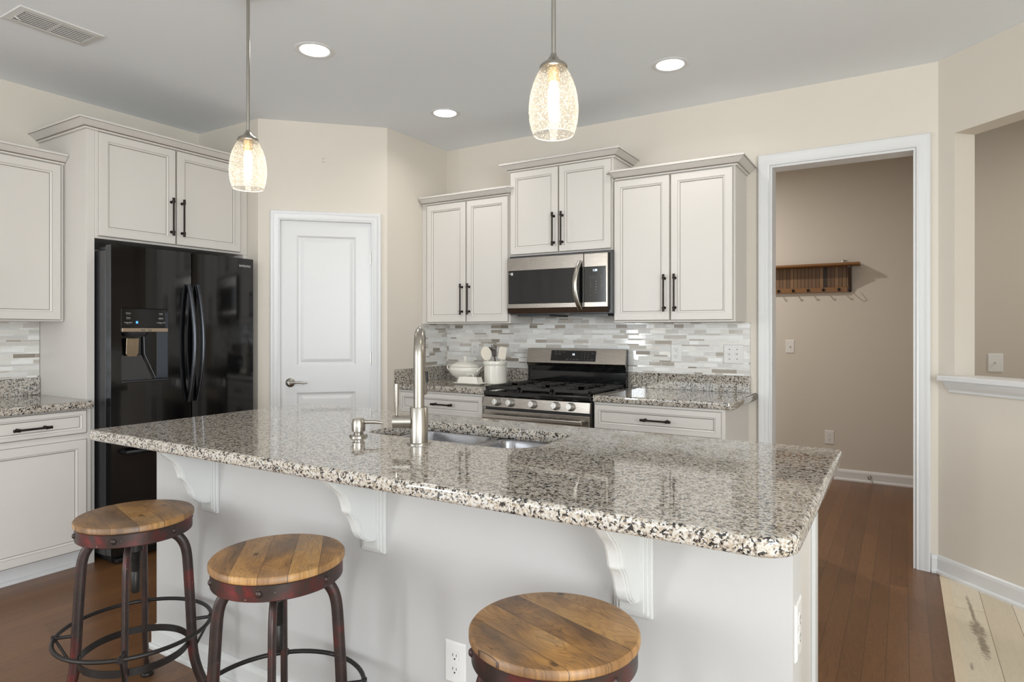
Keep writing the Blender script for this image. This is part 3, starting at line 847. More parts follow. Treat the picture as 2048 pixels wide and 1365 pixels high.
cab_door(c, 'door', .010, .376, .115, .702, -.608, ((.346, .44, .66), {})); cab_door(c, 'door', .382, .748, .115, .702, -.608, ((.412, .44, .66), {}))

# ---- counters
ZC0, ZC1 = .8745, .9145


def counter(label, outer, strips, holes=(), name='countertop'):
    mb = MB(); slab(mb, outer, list(holes), ZC0, ZC1, .007)
    o = flat_top(weld(mb.build(name, M['granite'], smooth=True))); tag(o, label, 'countertop')
    for b in strips: MB().box(*b).build('backsplash_strip', M['granite'], o, bevel=.002)
    return o


counter('granite counter between the pantry wall and the range', round_rect(-3.133, -2.346, 3.490, YB - .001, .001, 1),
        [(-3.134, -2.346, YB - .020, YB - .001, ZC1, 1.016), (-3.134, -3.115, 3.495, YB - .021, ZC1, 1.016)])
counter('granite counter between the range and the hall opening', round_rect(-1.572, -.762, 3.490, YB - .001, (.001, .045, .001, .001), 6),
        [(-1.572, -.797, YB - .020, YB - .001, ZC1, 1.016)])
counter('granite counter on the left run beside the refrigerator', round_rect(XL + .001, -3.772, -.62, 1.786, .001, 1),
        [(XL + .001, XL + .020, -.62, 1.786, ZC1, 1.016)])

# ------------------------------------------------------------------ island
IX0, IX1, IY0, IY1 = -2.695, -.166, 1.250, 2.325
sink_hole = round_rect(-1.735, -1.030, 1.768, 2.132, (.05, .11, .06, .03), 8)
mb = MB(); slab(mb, round_rect(IX0, IX1, IY0, IY1, (.030, .075, .020, .020), 10), [sink_hole], ZC0, ZC1, .011, steps=4)
o = flat_top(weld(mb.build('countertop', M['granite'], smooth=True))); tag(o, 'large speckled granite island top with the sink cut into it', 'countertop')

isl = thing('kitchen_island', 'white kitchen island under the large granite top', 'kitchen island', (0, 0, 0))
KX0, KX1, KY0, KY1 = -2.615, -.200, 1.478, 1.598
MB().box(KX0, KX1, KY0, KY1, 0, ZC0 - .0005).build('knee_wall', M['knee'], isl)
ib = MB().box(-2.600, -1.76, KY1, 2.265, .105, ZC0 - .0005).box(-1.005, -.245, KY1, 2.265, .105, ZC0 - .0005)
ib.box(-1.76, -1.005, KY1, 1.70, .105, ZC0 - .0005).box(-1.76, -1.005, 2.20, 2.265, .105, ZC0 - .0005).box(-1.76, -1.005, 1.70, 2.20, .105, .60)
ib.box(-2.600, -.245, KY1, 2.19, 0, .105)
ib.build('base_cabinets', M['cab'], isl)
MB().box(-.2445, -.2325, 2.195, 2.268, 0, ZC0 - .001).build('end_panel_stile', M['itrim'], isl, bevel=.001)
n = 4; wd = (2.600 - .245) / n
for i in range(n):
    x0 = -.245 - wd * (i + 1); dd = MB().panel(.006, wd - .006, .115, .70, door_spec(.02)).build('door', CABM, isl, loc=(x0 + wd, 2.265, 0), rot=(0, 0, pi))
    add_pull(dd, .05, .45, .67)
    dd = MB().panel(.006, wd - .006, .716, .860, door_spec(.02, .03)).build('drawer', CABM, isl, loc=(x0 + wd, 2.265, 0), rot=(0, 0, pi))
    add_pull(dd, wd / 2 - .08, .788, x1=wd / 2 + .08)
# cap moulding under the overhang at the right end, baseboard round the knee wall
MB().sweep([(KX0, KY1), (KX0, KY0), (KX1, KY0), (KX1, KY1)], [(0, .838), (.004, .838), (.007, .846), (.012, .852), (.013, .8735), (0, .8735)], xyz).build('cap_molding', M['itrim'], isl)
MB().sweep([(KX0, KY1), (KX0, KY0), (KX1, KY0), (KX1, KY1)], BP, xyz).build('baseboard', M['itrim'], isl)

# corbels: backing plate + S-curved bracket with raised edges
SC = [(.004, .042), (.020, .043), (.035, .050), (.052, .064), (.063, .081), (.069, .098), (.078, .118), (.090, .136), (.103, .150), (.107, .165), (.114, .185), (.124, .203), (.138, .219), (.161, .238), (.182, .259), (.186, .2625)]


def corbel(xc):
    z0 = .611
    pl = MB().box(xc - .0485, xc + .0485, KY0 - .010, KY0, z0, ZC0 - .001).box(xc - .040, xc + .040, KY0 - .016, KY0 - .010, z0 + .007, ZC0 - .001).box(xc - .031, xc + .031, KY0 - .020, KY0 - .016, z0 + .014, ZC0 - .001)
    pl = pl.build('corbel', M['itrim'], isl, bevel=.0015)
    y1 = KY0 - .018
    def curve(dr, dz): return [(y1 - max(.002, u - dr), z0 + w + dz) for u, w in SC]
    def dense(c):
        out = []
        for i in range(len(c) - 1):
            p0 = Vector(c[max(0, i - 1)]); p1 = Vector(c[i]); p2 = Vector(c[i + 1]); p3 = Vector(c[min(len(c) - 1, i + 2)])
            for k in range(4):
                t = k / 4; q = .5 * ((2 * p1) + (p2 - p0) * t + (2 * p0 - 5 * p1 + 4 * p2 - p3) * t * t + (3 * p1 - p0 - 3 * p2 + p3) * t ** 3)
                out.append((q.x, q.y))
        return out + [c[-1]]
    b = MB()
    for half, dr in ((.018, .0), (.021, .005), (.012, -.0045)):
        cv = dense(curve(dr, 0))
        poly = cv + [(y1 + .004, cv[-1][1]), (y1 + .004, cv[0][1])]
        b.prism(poly, lambda u, w, a: (a, u, w), xc - half, xc + half)
    b.build('bracket', M['itrim'], pl, bevel=.0012, seg=1)


for xc in (-2.245, -1.405, -.556): corbel(xc)

# sink
sk = thing('kitchen_sink', 'stainless double bowl sink under the island granite', 'sink', (-1.38, 1.95, ZC0))


def bowl(x0, x1, y0, y1, rad, depth):
    b = MB(); lp = round_rect(x0, x1, y0, y1, rad, 8)
    rows = [[(x, y, z) for x, y in inset_loop(lp, i)] for i, z in ((-.028, -.0008), (-.004, -.0008), (.0, -.002), (.004, -.012), (.012, -depth + .04), (.02, -depth + .018), (.042, -depth))]
    b.rings(rows, [0] * (len(rows) - 1), True)
    rows = [[(x, y, z) for x, y in inset_loop(lp, i)] for i, z in ((-.028, -.0008), (-.028, -.0022), (-.003, -.0028), (.002, -.014), (.010, -depth + .038), (.018, -depth + .016), (.040, -depth - .002))]
    b.rings(rows, [0] * (len(rows) - 1), True)
    o = b.build('bowl', M['bowl'], sk, smooth=True)
    cx, cy = (x0 + x1) / 2, (y0 + y1) / 2 + .04
    MB().lathe([(0, -depth + .001), (.030, -depth + .001), (.040, -depth + .004), (.044, -depth + .002), (.044, -depth), (0, -depth)], (cx, cy, 0), 28).build('drain', M['chrome'], o, smooth=True)


bowl(-.350, .005, -.176, .178, (.05, .05, .05, .05), .20)
bowl(.062, .345, -.180, .156, (.06, .10, .07, .05), .17)

# faucet
fp = Vector((-1.402, 1.687)); sd = Vector((-.61, .79)).normalized(); hd = Vector((-.83, -.56)).normalized()
fa = thing('kitchen_faucet', 'tall brushed nickel pull down faucet on the island', 'faucet', (fp.x, fp.y, ZC1))
MB().lathe([(0, 0), (.0405, 0), (.0405, .003), (.038, .006), (.031, .007), (0, .007)], n=40).build('base_ring', M['steelz'], fa, smooth=True)
MB().lathe([(0, .006), (.0305, .006), (.0305, .123), (.029, .125), (0, .125)], n=40).build('body', M['steelz'], fa, smooth=True)
rr = .092; zt = .381 - rr; pts = [(0, 0, .12)] + [(0, 0, .12 + (zt - .12) * i / 6) for i in range(1, 7)]
for i in range(1, 19):
    a = pi * i / 18; pts.append((sd.x * rr * (1 - cos(a)), sd.y * rr * (1 - cos(a)), zt + rr * sin(a)))
e = sd * (2 * rr)
pts.append((e.x, e.y, zt - .03))
MB().tube(pts, .0182, 24).build('spout', M['steelz'], fa, smooth=True)
sh = MB().lathe([(0, zt - .034), (.0185, zt - .034), (.0195, zt - .06), (.0215, zt - .10), (.0235, zt - .135), (.0225, zt - .14), (0, zt - .14)], (e.x, e.y, 0), 28).build('spray_head', M['steelz'], fa, smooth=True)
bx = e + Vector((hd.x, hd.y)) * -.021
MB().cyl((bx.x, bx.y, zt - .095), (bx.x, bx.y, zt - .055), .006, 12).build('spray_button', M['void'], sh, smooth=True)
hz = .075
hb = MB().cyl((hd.x * .026, hd.y * .026, hz), (hd.x * .0475, hd.y * .0475, hz), .0222, 32).cyl((hd.x * .049, hd.y * .049, hz), (hd.x * .088, hd.y * .088, hz), .0222, 32).cyl((hd.x * .047, hd.y * .047, hz), (hd.x * .05, hd.y * .05, hz), .0205, 32)
hb = hb.build('handle', M['steelz'], fa, smooth=True)
lx, ly = hd.x * .076, hd.y * .076
MB().tube([(lx, ly, hz + .018), (lx, ly, hz + .045), (lx, ly, hz + .06), (lx, ly, hz + .128)], [.0045, .0062, .0078, .0078], 16).build('lever', M['steelz'], hb, smooth=True)

sp_ = thing('soap_dispenser', 'short brushed nickel soap pump left of the faucet', 'soap dispenser', (-1.681, 1.684, ZC1))
MB().lathe([(0, 0), (.032, 0), (.032, .004), (.028, .009), (.017, .010), (0, .010)], n=36).build('base_ring', M['steelz'], sp_, smooth=True)
MB().lathe([(0, .009), (.0165, .009), (.0175, .018), (.0235, .020), (.0245, .038), (.0225, .058), (.018, .066), (.008, .068), (0, .068)], n=36).build('pump_head', M['steelz'], sp_, smooth=True)
sd2 = Vector((.80, .60)); MB().tube([(sd2.x * .015, sd2.y * .015, .053), (sd2.x * .06, sd2.y * .06, .052), (sd2.x * .088, sd2.y * .088, .048)], [.0075, .0070, .0045], 14).build('spout', M['steelz'], sp_, smooth=True)


# ------------------------------------------------------------------ outlets and switches
def outlet(label, loc, rz, w=.074, h=.120, style='duplex', group=None, name='wall_outlet'):
    o = thing(name, label, 'wall outlet' if name == 'wall_outlet' else 'light switch', loc, rz, group)
    x, z = w / 2, h / 2
    MB().panel(-x, x, -z, z, [(0, 0, 0), (0, .002, 0), (.005, .0055, 0)]).build('cover_plate', M['plate'], o)
    if style == 'duplex':
        for s in (1, -1):
            cz = s * .0195
            poly = [(.0165 * cos(t) if abs(cos(t)) < .86 else .0142 * (1 if cos(t) > 0 else -1), cz + .0165 * sin(t)) for t in [2 * pi * k / 28 for k in range(28)]]
            rc = MB().prism(poly, lambda u, v, a: (u, a, v), -.0068, -.005).build('receptacle', M['plate'], o)
            MB().box(-.0072, -.0055, -.0072, -.0066, cz - .001, cz + .008).box(.0055, .0072, -.0072, -.0066, cz, cz + .0075).lathe([(0, -.0072), (.0026, -.0072), (.0026, -.0066), (0, -.0066)], (0, 0, cz - .0075), 12, 'y').build('slots', M['slot'], rc)
        MB().lathe([(0, -.0066), (.003, -.0066), (.003, -.005), (0, -.005)], (0, 0, 0), 12, 'y').build('screw', M['plate'], o)
    elif style == 'gfci':
        rc = MB().box(-.0168, .0168, -.0075, -.005, -.033, .033).build('receptacle', M['plate'], o, bevel=.001)
        sl = MB()
        for s in (1, -1):
            cz = s * .021
            sl.box(-.0072, -.0055, -.0079, -.0073, cz - .001, cz + .008).box(.0055, .0072, -.0079, -.0073, cz, cz + .0075).lathe([(0, -.0079), (.0026, -.0079), (.0026, -.0073), (0, -.0073)], (0, 0, cz - .0075), 12, 'y')
        sl.build('slots', M['slot'], rc)
        MB().box(-.009, .009, -.0085, -.0073, .0015, .0075).box(-.009, .009, -.0085, -.0073, -.0075, -.0015).build('test_buttons', M['plate'], rc)
    else:
        for cx in style:
            t = MB().box(cx - .005, cx + .005, -.0085, -.005, -.012, .012).prism([(-.0085, -.004), (-.0185, .004), (-.0175, .010), (-.0085, .006)], lambda u, v, a: (a, u, v), cx - .004, cx + .004)
            t.build('toggle', M['plate'], o, bevel=.0006)
            for s in (1, -1): MB().lathe([(0, -.0066), (.0032, -.0066), (.0032, -.005), (0, -.005)], (cx, 0, s * .030), 12, 'y').build('screw', M['slot'] if len(style) > 1 else M['plate'], o)
    return o


outlet('white duplex outlet low on the white island front', (-1.092, KY0, .348), 0)
outlet('white duplex outlet on the narrow end of the island', (KX1, 1.538, .640), R(90), h=.125)
outlet('white outlet on the mosaic behind the tureen', (-2.852, YB - .0095, 1.151), 0, style='gfci')
outlet('white outlet on the mosaic right of the range', (-1.258, YB - .0095, 1.151), 0, style='gfci')
outlet('wide white double switch plate at the right end of the mosaic', (-.898, YB - .0095, 1.150), 0, w=.122, style=(-.023, .023), name='light_switch')
outlet('white single switch on the taupe hall wall under the coat rack', (-.868, YH, 1.152), 0, style=(0,), name='light_switch')
outlet('white duplex outlet near the floor on the taupe hall wall', (-.547, YH, .361), 0)
outlet('glossy white switch on the wall beyond the pass through', (.545, 5.5, 1.075), 0, w=.086, h=.128, style=(0,), name='light_switch')

# ------------------------------------------------------------------ refrigerator (local: x along +Y, front -y -> +X)
fr = thing('refrigerator', 'glossy black french door refrigerator with water dispenser', 'refrigerator', (XL, 1.845, 0), R(90))
FY = -.650   # back of the doors
MB().box(0, .900, FY + .004, -.03, .045, 1.745).build('body', M['blkside'], fr, bevel=.004)
MB().box(.02, .88, FY - .02, FY + .2, .012, .045).build('base_grille', M['void'], fr)
for x in (.03, .79): MB().box(x, x + .08, FY - .055, FY + .03, 0, .030).build('leveling_foot', M['void'], fr, bevel=.008)
for x in (.012, .82): MB().box(x, x + .068, FY - .050, FY + .09, 1.7465, 1.768).build('hinge_cover', M['blkside'], fr, bevel=.006)


def fridge_door(name, x0, x1, z0, z1, m, bulge=.012):
    n = 12; poly = []
    for i in range(n + 1):
        t = i / n; x = x0 + (x1 - x0) * t; poly.append((x, FY - .056 - bulge * (1 - (2 * t - 1) ** 2)))
    poly = [(x0 + .004, FY - .002)] + [(x0, FY - .012)] + [(x0, FY - .050)] + poly[1:-1] + [(x1, FY - .050), (x1, FY - .012), (x1 - .004, FY - .002)]
    return poly


# left door has the dispenser opening: built as pieces around it, all one mesh
dx0, dx1, dz0, dz1 = .052, .312, 1.005, 1.424
L0, L1, R0, R1 = .0, .463, .470, .900
ZD0, ZD1 = .700, 1.772


def bow(x, x0, x1, bulge=.010): t = (x - x0) / (x1 - x0); return FY - .058 - bulge * (1 - (2 * t - 1) ** 2)


def door_piece(mb, xs, z0, z1, x0, x1):
    poly = [(x, FY - .002) for x in (xs[-1], xs[0])] + [(x, bow(x, x0, x1)) for x in xs]
    mb.prism(poly, lambda u, v, a: (u, v, a), z0, z1)


fl = MB()
seq = lambda a, b, n: [a + (b - a) * i / n for i in range(n + 1)]
door_piece(fl, seq(L0, dx0, 4), ZD0, ZD1, L0, L1); door_piece(fl, seq(dx1, L1, 6), ZD0, ZD1, L0, L1)
door_piece(fl, seq(dx0, dx1, 8), ZD0, dz0, L0, L1); door_piece(fl, seq(dx0, dx1, 8), dz1, ZD1, L0, L1)
fl.box(dx0, dx1, FY - .012, FY - .002, dz0, dz1)
ld = fl.build('door', M['blkmetal'], fr); weld(ld)
MB().box(L0 - .0008, L0 + .006, FY - .0565, FY - .001, ZD0, ZD1).build('edge_trim', M['handle'], ld, bevel=.002)
fd = MB(); door_piece(fd, seq(R0, R1, 14), ZD0, ZD1, R0, R1); rdoor = fd.build('door', M['blkmetal'], fr, smooth=True)
fz = MB(); door_piece(fz, seq(L0, R1, 20), .055, .690, L0, R1); fzd = fz.build('freezer_drawer', M['blkmetal'], fr, smooth=True)


def bow_handle(x, lean, parent):
    pts = []; n = 14
    for i in range(n + 1):
        t = i / n; z = .868 + (1.575 - .868) * t; pts.append((x + lean * sin(pi * t), FY - .072 - .048 * sin(pi * t) ** .8, z))
    h = MB().tube(pts, .0165, 14, ref=(0, 1, 0), rb=.0125)
    return h.build('handle', M['handle'], parent, smooth=True)


bow_handle(.440, .008, ld); bow_handle(.494, .008, rdoor)
fh = MB().tube([(.06, FY - .060, .620), (.064, FY - .105, .620), (.10, FY - .118, .620), (.45, FY - .124, .620), (.80, FY - .118, .620), (.836, FY - .105, .620), (.84, FY - .060, .620)], .0135, 14)
fh.build('handle', M['handle'], fzd, smooth=True)
# dispenser
bz = bow(.18, L0, L1)
MB().box(dx0 + .001, dx1 - .001, bz + .010, FY - .010, 1.312, dz1 - .001).build('control_panel', M['blk'], ld, bevel=.002)
cp = MB().box(dx0 + .001, dx1 - .001, bz - .004, FY - .010, 1.290, 1.311).build('dispenser_strip', brushed('champagne_trim', rgb(190, 174, 156), .3, 0), ld, bevel=.001)
MB().box(.154, .178, bz - .0046, bz - .004, 1.294, 1.307).box(.192, .216, bz - .0046, bz - .004, 1.294, 1.307).build('button', M['steel'], cp)
sp2 = MB().lathe([(0, 1.290), (.066, 1.290), (.062, 1.278), (.052, 1.266), (0, 1.266)], (.146, bz + .040, 0), 28).build('nozzle', M['blkside'], ld, smooth=True)
MB().prism([(-.038, 1.255), (.034, 1.255), (.036, 1.168), (.026, 1.150), (-.024, 1.150), (-.036, 1.165)], lambda u, v, a: (.128 + u, a + bz + .018 - (v - 1.15) * .12 + .02, v), 0, .006).build('paddle', brushed('paddle_steel', rgb(186, 170, 148), .22, 2), ld, bevel=.003)
MB().prism([(dx0 + .004, dz0 + .012), (dx0 + .18, dz0 + .012), (dx0 + .13, 1.155), (dx0 + .004, 1.155)], lambda u, v, a: (u, a + FY - .028 - (1.155 - v) * .14, v), 0, .004).build('splash_plate', M['blkside'], ld)
MB().tube([(dx0 + .145, FY - .024, 1.262), (dx0 + .148, FY - .026, 1.16), (dx0 + .198, FY - .052, dz0 + .014)], .0045, 10).build('recess_rib', M['handle'], ld, smooth=True)
MB().box(dx0 + .001, dx1 - .001, bz - .003, FY - .012, dz0 + .001, dz0 + .010).build('drip_tray', M['blkside'], ld, bevel=.002)
MB().box(dx1 - .002, dx1 + .001, bz - .003, FY - .012, dz0, dz1 - .02).build('recess_edge', M['handle'], ld)
for x, rows in ((.092, ('Freezer', 'Water', 'Energy Saver')), (.276, ('Fridge', 'Lighting', 'Ice Maker Off'))):
    for k, wd_ in enumerate(rows):
        text('panel_lettering', wd_, .0085, M['print'], ld, (x, bz + .0088, 1.396 - k * .0265), (R(90), 0, 0))
        text('panel_lettering', 'hold 3 sec', .0055, M['printdim'], ld, (x, bz + .0088, 1.3885 - k * .0265), (R(90), 0, 0))
MB().box(.134, .145, bz + .0086, bz + .0098, 1.338, 1.351).build('water_icon', M['ledblue'], ld)
text('logo_lettering', 'SAMSUNG', .0200, M['print'], rdoor, (.834, bow(.834, R0, R1) - .0006, 1.722), (R(90), 0, math.atan((bow(.86, R0, R1) - bow(.81, R0, R1)) / .05)), ext=.0006)

# ------------------------------------------------------------------ microwave
mw = thing('microwave', 'stainless over the range microwave under the middle cabinet', 'microwave', (-2.324, YB, 1.388))
MW = .744; MF = -.385
MB().box(.004, MW + .022, MF + .028, -.012, .018, .420).build('body', M['blkside'], mw, bevel=.003)
md = MB().box(0, .576, MF, MF + .027, .058, .404)
md = md.build('door', M['steel'], mw, bevel=.004)
MB().box(.012, .575, MF - .0025, MF, .090, .318).build('door_glass', M['blk'], md, bevel=.002)
pn = MB().box(.579, MW, MF, MF + .027, .058, .404).build('control_panel', M['steel'], mw, bevel=.004)
MB().box(.5795, MW - .012, MF - .0025, MF, .090, .318).build('keypad', M['blk'], pn, bevel=.002)
MB().prism([(0, .057), (MW, .057), (MW - .008, .026), (.008, .026)], lambda u, v, a: (u, a + (.058 - v) * .35, v), MF, MF + .03).build('lower_vent', brushed('vent_bronze_steel', rgb(120, 104, 92), .3, 0), mw)
MB().box(.05, .30, MF + .06, -.05, .004, .018).box(.45, .72, MF + .06, -.05, .004, .018).build('grease_filter', M['blkside'], mw)
hp = []
for i in range(13):
    t = i / 12; hp.append((.560 - .020 * sin(pi * t), MF - .012 - .044 * sin(pi * t) ** .7, .044 + .312 * t))
MB().tube(hp, .0165, 14, ref=(1, 0, 0), rb=.0075).build('handle', M['steelz'], md, smooth=True)
text('display_digits', '1:20', .019, M['led'], pn, (.658, MF - .0027, .293), (R(90), 0, 0))
for k, row in enumerate((('Pizza', 'Popcorn', 'Melt', 'Defrost'), ('Sensor', 'Reheat', 'Soften', 'Cook'))):
    for j, w_ in enumerate(row): text('keypad_lettering', w_, .0062, M['printdim'], pn, (.625 + j * .0255, MF - .0027, .256 - k * .014), (R(90), 0, 0))
for k, row in enumerate((('1', '2', '3'), ('4', '5', '6'), ('7', '8', '9'), ('Power', '0', 'Timer'), ('', 'Cancel', 'Start'), ('Light', '', 'Vent'))):
    for j, w_ in enumerate(row):
        if w_: text('keypad_lettering', w_, .0095 if len(w_) == 1 else .0062, M['print'] if len(w_) == 1 else M['printdim'], pn, (.628 + j * .037, MF - .0027, .222 - k * .0175), (R(90), 0, 0))
MB().box(.034, .049, MF - .0031, MF - .0025, .286, .304).build('door_sticker', M['plate'], md)
text('sticker_lettering', 'wifi', .011, M['print'], md, (.0245, MF - .0027, .296), (R(90), 0, 0))
text('sticker_lettering', 'B', .012, M['slot'], md, (.0415, MF - .0034, .295), (R(90), 0, 0))

# ------------------------------------------------------------------ range
rg = thing('gas_range', 'stainless gas range between the two granite counters', 'range', (-2.340, YB, 0))
RW = .764
MB().box(.003, RW - .003, -.630, -.03, .03, .868).build('body', M['blkside'], rg)
for x in (.03, RW - .07):
    for y in (-.60, -.10): MB().lathe([(0, 0), (.018, 0), (.018, .03), (0, .03)], (x + .02, y, 0), 16).build('leveling_foot', M['void'], rg)
ck = MB().box(0, RW, -.652, -.075, .870, .905).build('cooktop', M['blk'], rg, bevel=.010, seg=3)
pn = MB().prism([(-.664, .803), (-.632, .803), (-.632, .869), (-.655, .869)], lambda u, v, a: (a, u, v), 0, RW).build('control_panel', M['steel'], rg, bevel=.003)
for kx in (.112, .214, .378, .537, .638):
    kb = MB().lathe([(0, 0), (.026, 0), (.026, .010), (.022, .016), (.0205, .032), (.018, .036), (0, .036)], n=32, fn=lambda x, y, h: (x, -h, y))
    kb.box(-.0045, .0045, -.040, -.012, -.020, .020)
    o = kb.build('knob', M['knob'], rg, smooth=True, bevel=.0008); o.location = (kx, -.661, .838); o.rotation_euler = (R(-6), 0, 0)
od = MB().box(.004, RW - .004, -.660, -.630, .235, .788).build('oven_door', M['steel'], rg, bevel=.005)
MB().box(.06, RW - .06, -.6625, -.660, .30, .66).build('oven_glass', M['blk'], od, bevel=.002)
MB().box(.030, RW - .030, -.716, -.700, .738, .762).box(.045, .075, -.701, -.659, .742, .758).box(RW - .075, RW - .045, -.701, -.659, .742, .758).build('handle', M['steelz'], od, bevel=.004, seg=3)
MB().box(.004, RW - .004, -.655, -.630, .06, .228).build('storage_drawer', M['steel'], rg, bevel=.004)
# backguard
bg = MB().prism([(-.074, .905), (-.030, .905), (-.030, 1.160), (-.040, 1.170), (-.070, 1.170), (-.094, 1.066), (-.078, 1.046), (-.074, 1.010)], lambda u, v, a: (a, u, v), .004, RW - .004)
bgo = bg.build('backguard', M['blk'], rg, bevel=.002)
fc = lambda v: -.0706 - (1.168 - v) / (1.168 - 1.068) * .0240
MB().prism([(fc(1.168) - .003, 1.169), (fc(1.068) - .003, 1.068), (fc(1.068) - .001, 1.066), (-.080, 1.048), (-.074, 1.05), (-.066, 1.168)], lambda u, v, a: (a, u, v), .003, RW - .003).build('backguard_face', M['steel'], bgo)
MB().prism([(fc(1.157) - .0045, 1.157), (fc(1.084) - .0045, 1.084), (fc(1.084) + .001, 1.084), (fc(1.157) + .001, 1.157)], lambda u, v, a: (a, u, v), .200, .546).build('display_panel', M['blk'], bgo)
tilt = R(90) - math.atan2(.0240, .100)
tilt = R(90) - math.atan(.24)
def on_bg(x, z, body, size, m): text('display_lettering', body, size, m, bgo, (x, fc(z) - .0052, z), (tilt, 0, 0))
on_bg(.376, 1.130, '16', .021, M['led'])
for k, w_ in enumerate(('Bake', 'Broil', 'Warm')): on_bg(.238 + k * .030, 1.146, w_, .0085, M['printdim'])
for k, w_ in enumerate(('Clean', 'Delay')): on_bg(.240 + k * .030, 1.132, w_, .0085, M['printdim'])
for k, w_ in enumerate(('Start', 'Off', 'Timer', 'Light')): on_bg(.332 + k * .026, 1.096, w_, .0085, M['printdim'])
for k in range(12): on_bg(.440 + (k % 3) * .024, 1.146 - (k // 3) * .0165, '123456789*0#'[k], .010, M['printdim'])
on_bg(.522, 1.140, 'Cook', .0085, M['printdim']); on_bg(.520, 1.096, 'Lock', .008, M['printdim'])
# grates: three cast-iron sections
for gx0, gx1 in ((.008, .262), (.266, .498), (.502, .756)):
    g = MB(); z0, z1 = .918, .936; y0, y1 = -.640, -.100
    for a, b, c_, d_ in ((gx0, gx1, y0, y0 + .016), (gx0, gx1, y1 - .016, y1), (gx0, gx0 + .014, y0, y1), (gx1 - .014, gx1, y0, y1)): g.box(a, b, c_, d_, z0, z1)
    nb = 10
    for k in range(1, nb):
        yy = y0 + (y1 - y0) * k / nb; L = .072 if k not in (5,) else (gx1 - gx0)
        g.box(gx0 + .01, min(gx1, gx0 + L), yy - .005, yy + .005, z0 + .004, z1 + .002)
        g.box(max(gx0, gx1 - L), gx1 - .01, yy - .005, yy + .005, z0 + .004, z1 + .002)
    xm = (gx0 + gx1) / 2; g.box(xm - .005, xm + .005, y0, y0 + .09, z0 + .004, z1 + .002).box(xm - .005, xm + .005, y1 - .09, y1, z0 + .004, z1 + .002).box(xm - .005, xm + .005, -.44, -.30, z0 + .004, z1 + .002)
    for x in (gx0 + .01, gx1 - .01):
        for y in (y0 + .01, y1 - .01): g.box(x - .007, x + .007, y - .007, y + .007, .904, z0)
    g.build('grate', M['blkmat'], rg, bevel=.003)
for bx_, by_ in ((.135, -.50), (.135, -.23), (.382, -.37), (.629, -.50), (.629, -.23)):
    MB().lathe([(0, .904), (.048, .904), (.048, .910), (.040, .916), (.034, .916), (.034, .920), (.030, .923), (0, .923)], (bx_, by_, 0), 28).build('burner', M['blkmat'], rg, smooth=True)

# ------------------------------------------------------------------ crockery by the range
tu = thing('soup_tureen', 'white lidded ceramic tureen on the granite left of the range', 'tureen', (-2.800, 3.905, ZC1 + .0005))
ov = lambda x, y, h: (x * 1.0, y * .72, h)
MB().lathe([(0, .004), (.062, .004), (.070, 0), (.074, .004), (.066, .016), (.074, .026), (.112, .050), (.134, .080), (.137, .098), (.130, .108), (.134, .112), (.126, .114), (.118, .106), (0, .09)], n=48, fn=ov).build('bowl', M['ceramic'], tu, smooth=True)
MB().lathe([(0, .110), (.126, .115), (.120, .122), (.096, .134), (.060, .146), (.020, .152), (.012, .156), (.010, .164), (.017, .172), (.019, .181), (.012, .189), (0, .191)], n=48, fn=ov).build('lid', M['ceramic'], tu, smooth=True)
for s in (1, -1):
    MB().tube([(s * .128, 0.026, .080), (s * .148, .024, .098), (s * .157, .012, .112), (s * .158, -.0, .115), (s * .157, -.012, .112), (s * .148, -.024, .098), (s * .128, -.026, .080)], .0055, 10).build('handle', M['ceramic'], tu, smooth=True)

bd = thing('butter_dish', 'small white covered butter dish in front of the tureen', 'butter dish', (-2.610, 3.700, ZC1 + .0005))
b = MB(); lp = round_rect(-.118, .118, -.052, .052, .02, 5)
b.rings([[(x, y, z) for x, y in inset_loop(lp, i)] for i, z in ((.024, 0), (.012, .004), (0, .013), (.001, .0145), (.014, .007), (.024, .005))], [0] * 5, True)
b.add([(x, y, 0) for x, y in inset_loop(lp, .024)], [tuple(reversed(range(len(lp))))]); b.build('tray', M['ceramic'], bd, smooth=True)
b = MB(); lp = round_rect(-.090, .090, -.038, .038, .008, 4)
b.rings([[(x, y, z) for x, y in inset_loop(lp, i)] for i, z in ((0, .0065), (0, .012), (.012, .052), (.016, .056))], [0] * 3, True)
lid = b.build('lid', M['ceramic'], bd, smooth=True)
MB().tube([(-.030, 0, .054), (-.024, 0, .074), (.024, 0, .074), (.030, 0, .054)], .0042, 10).build('handle', M['ceramic'], lid, smooth=True)

cr = thing('utensil_crock', 'white ceramic utensil crock beside the range', 'crock', (-2.505, 3.868, ZC1 + .0005))
MB().lathe([(0, 0), (.078, 0), (.082, .004), (.082, .132), (.087, .138), (.0885, .142), (.0885, .160), (.086, .164), (.078, .164), (.076, .150), (.075, .010), (0, .008)], n=48).build('pot', M['ceramic'], cr, smooth=True)


def utensil(name, label, base, tip, head_fn, hm, handle_m, cat, tw):
    """stick from base to tip; head drawn in the plane facing the camera"""
    o = thing(name, label, cat, base)
    d = Vector(tip) - Vector(base); L = d.length
    MB().tube([(0, 0, 0), d * .7, d], [.0055, .0055, .005], 10).build('handle', handle_m, o, smooth=True)
    u = d.normalized(); right = Vector((cos(tw), sin(tw), 0)); right = (right - u * right.dot(u)).normalized(); nrm = u.cross(right)
    h = MB(); poly = head_fn()
    h.prism(poly, lambda a, b_, t: tuple(d + right * a + u * b_ + nrm * t), -.003, .003)
    h.build('head', hm, o, bevel=.0022)
    return o


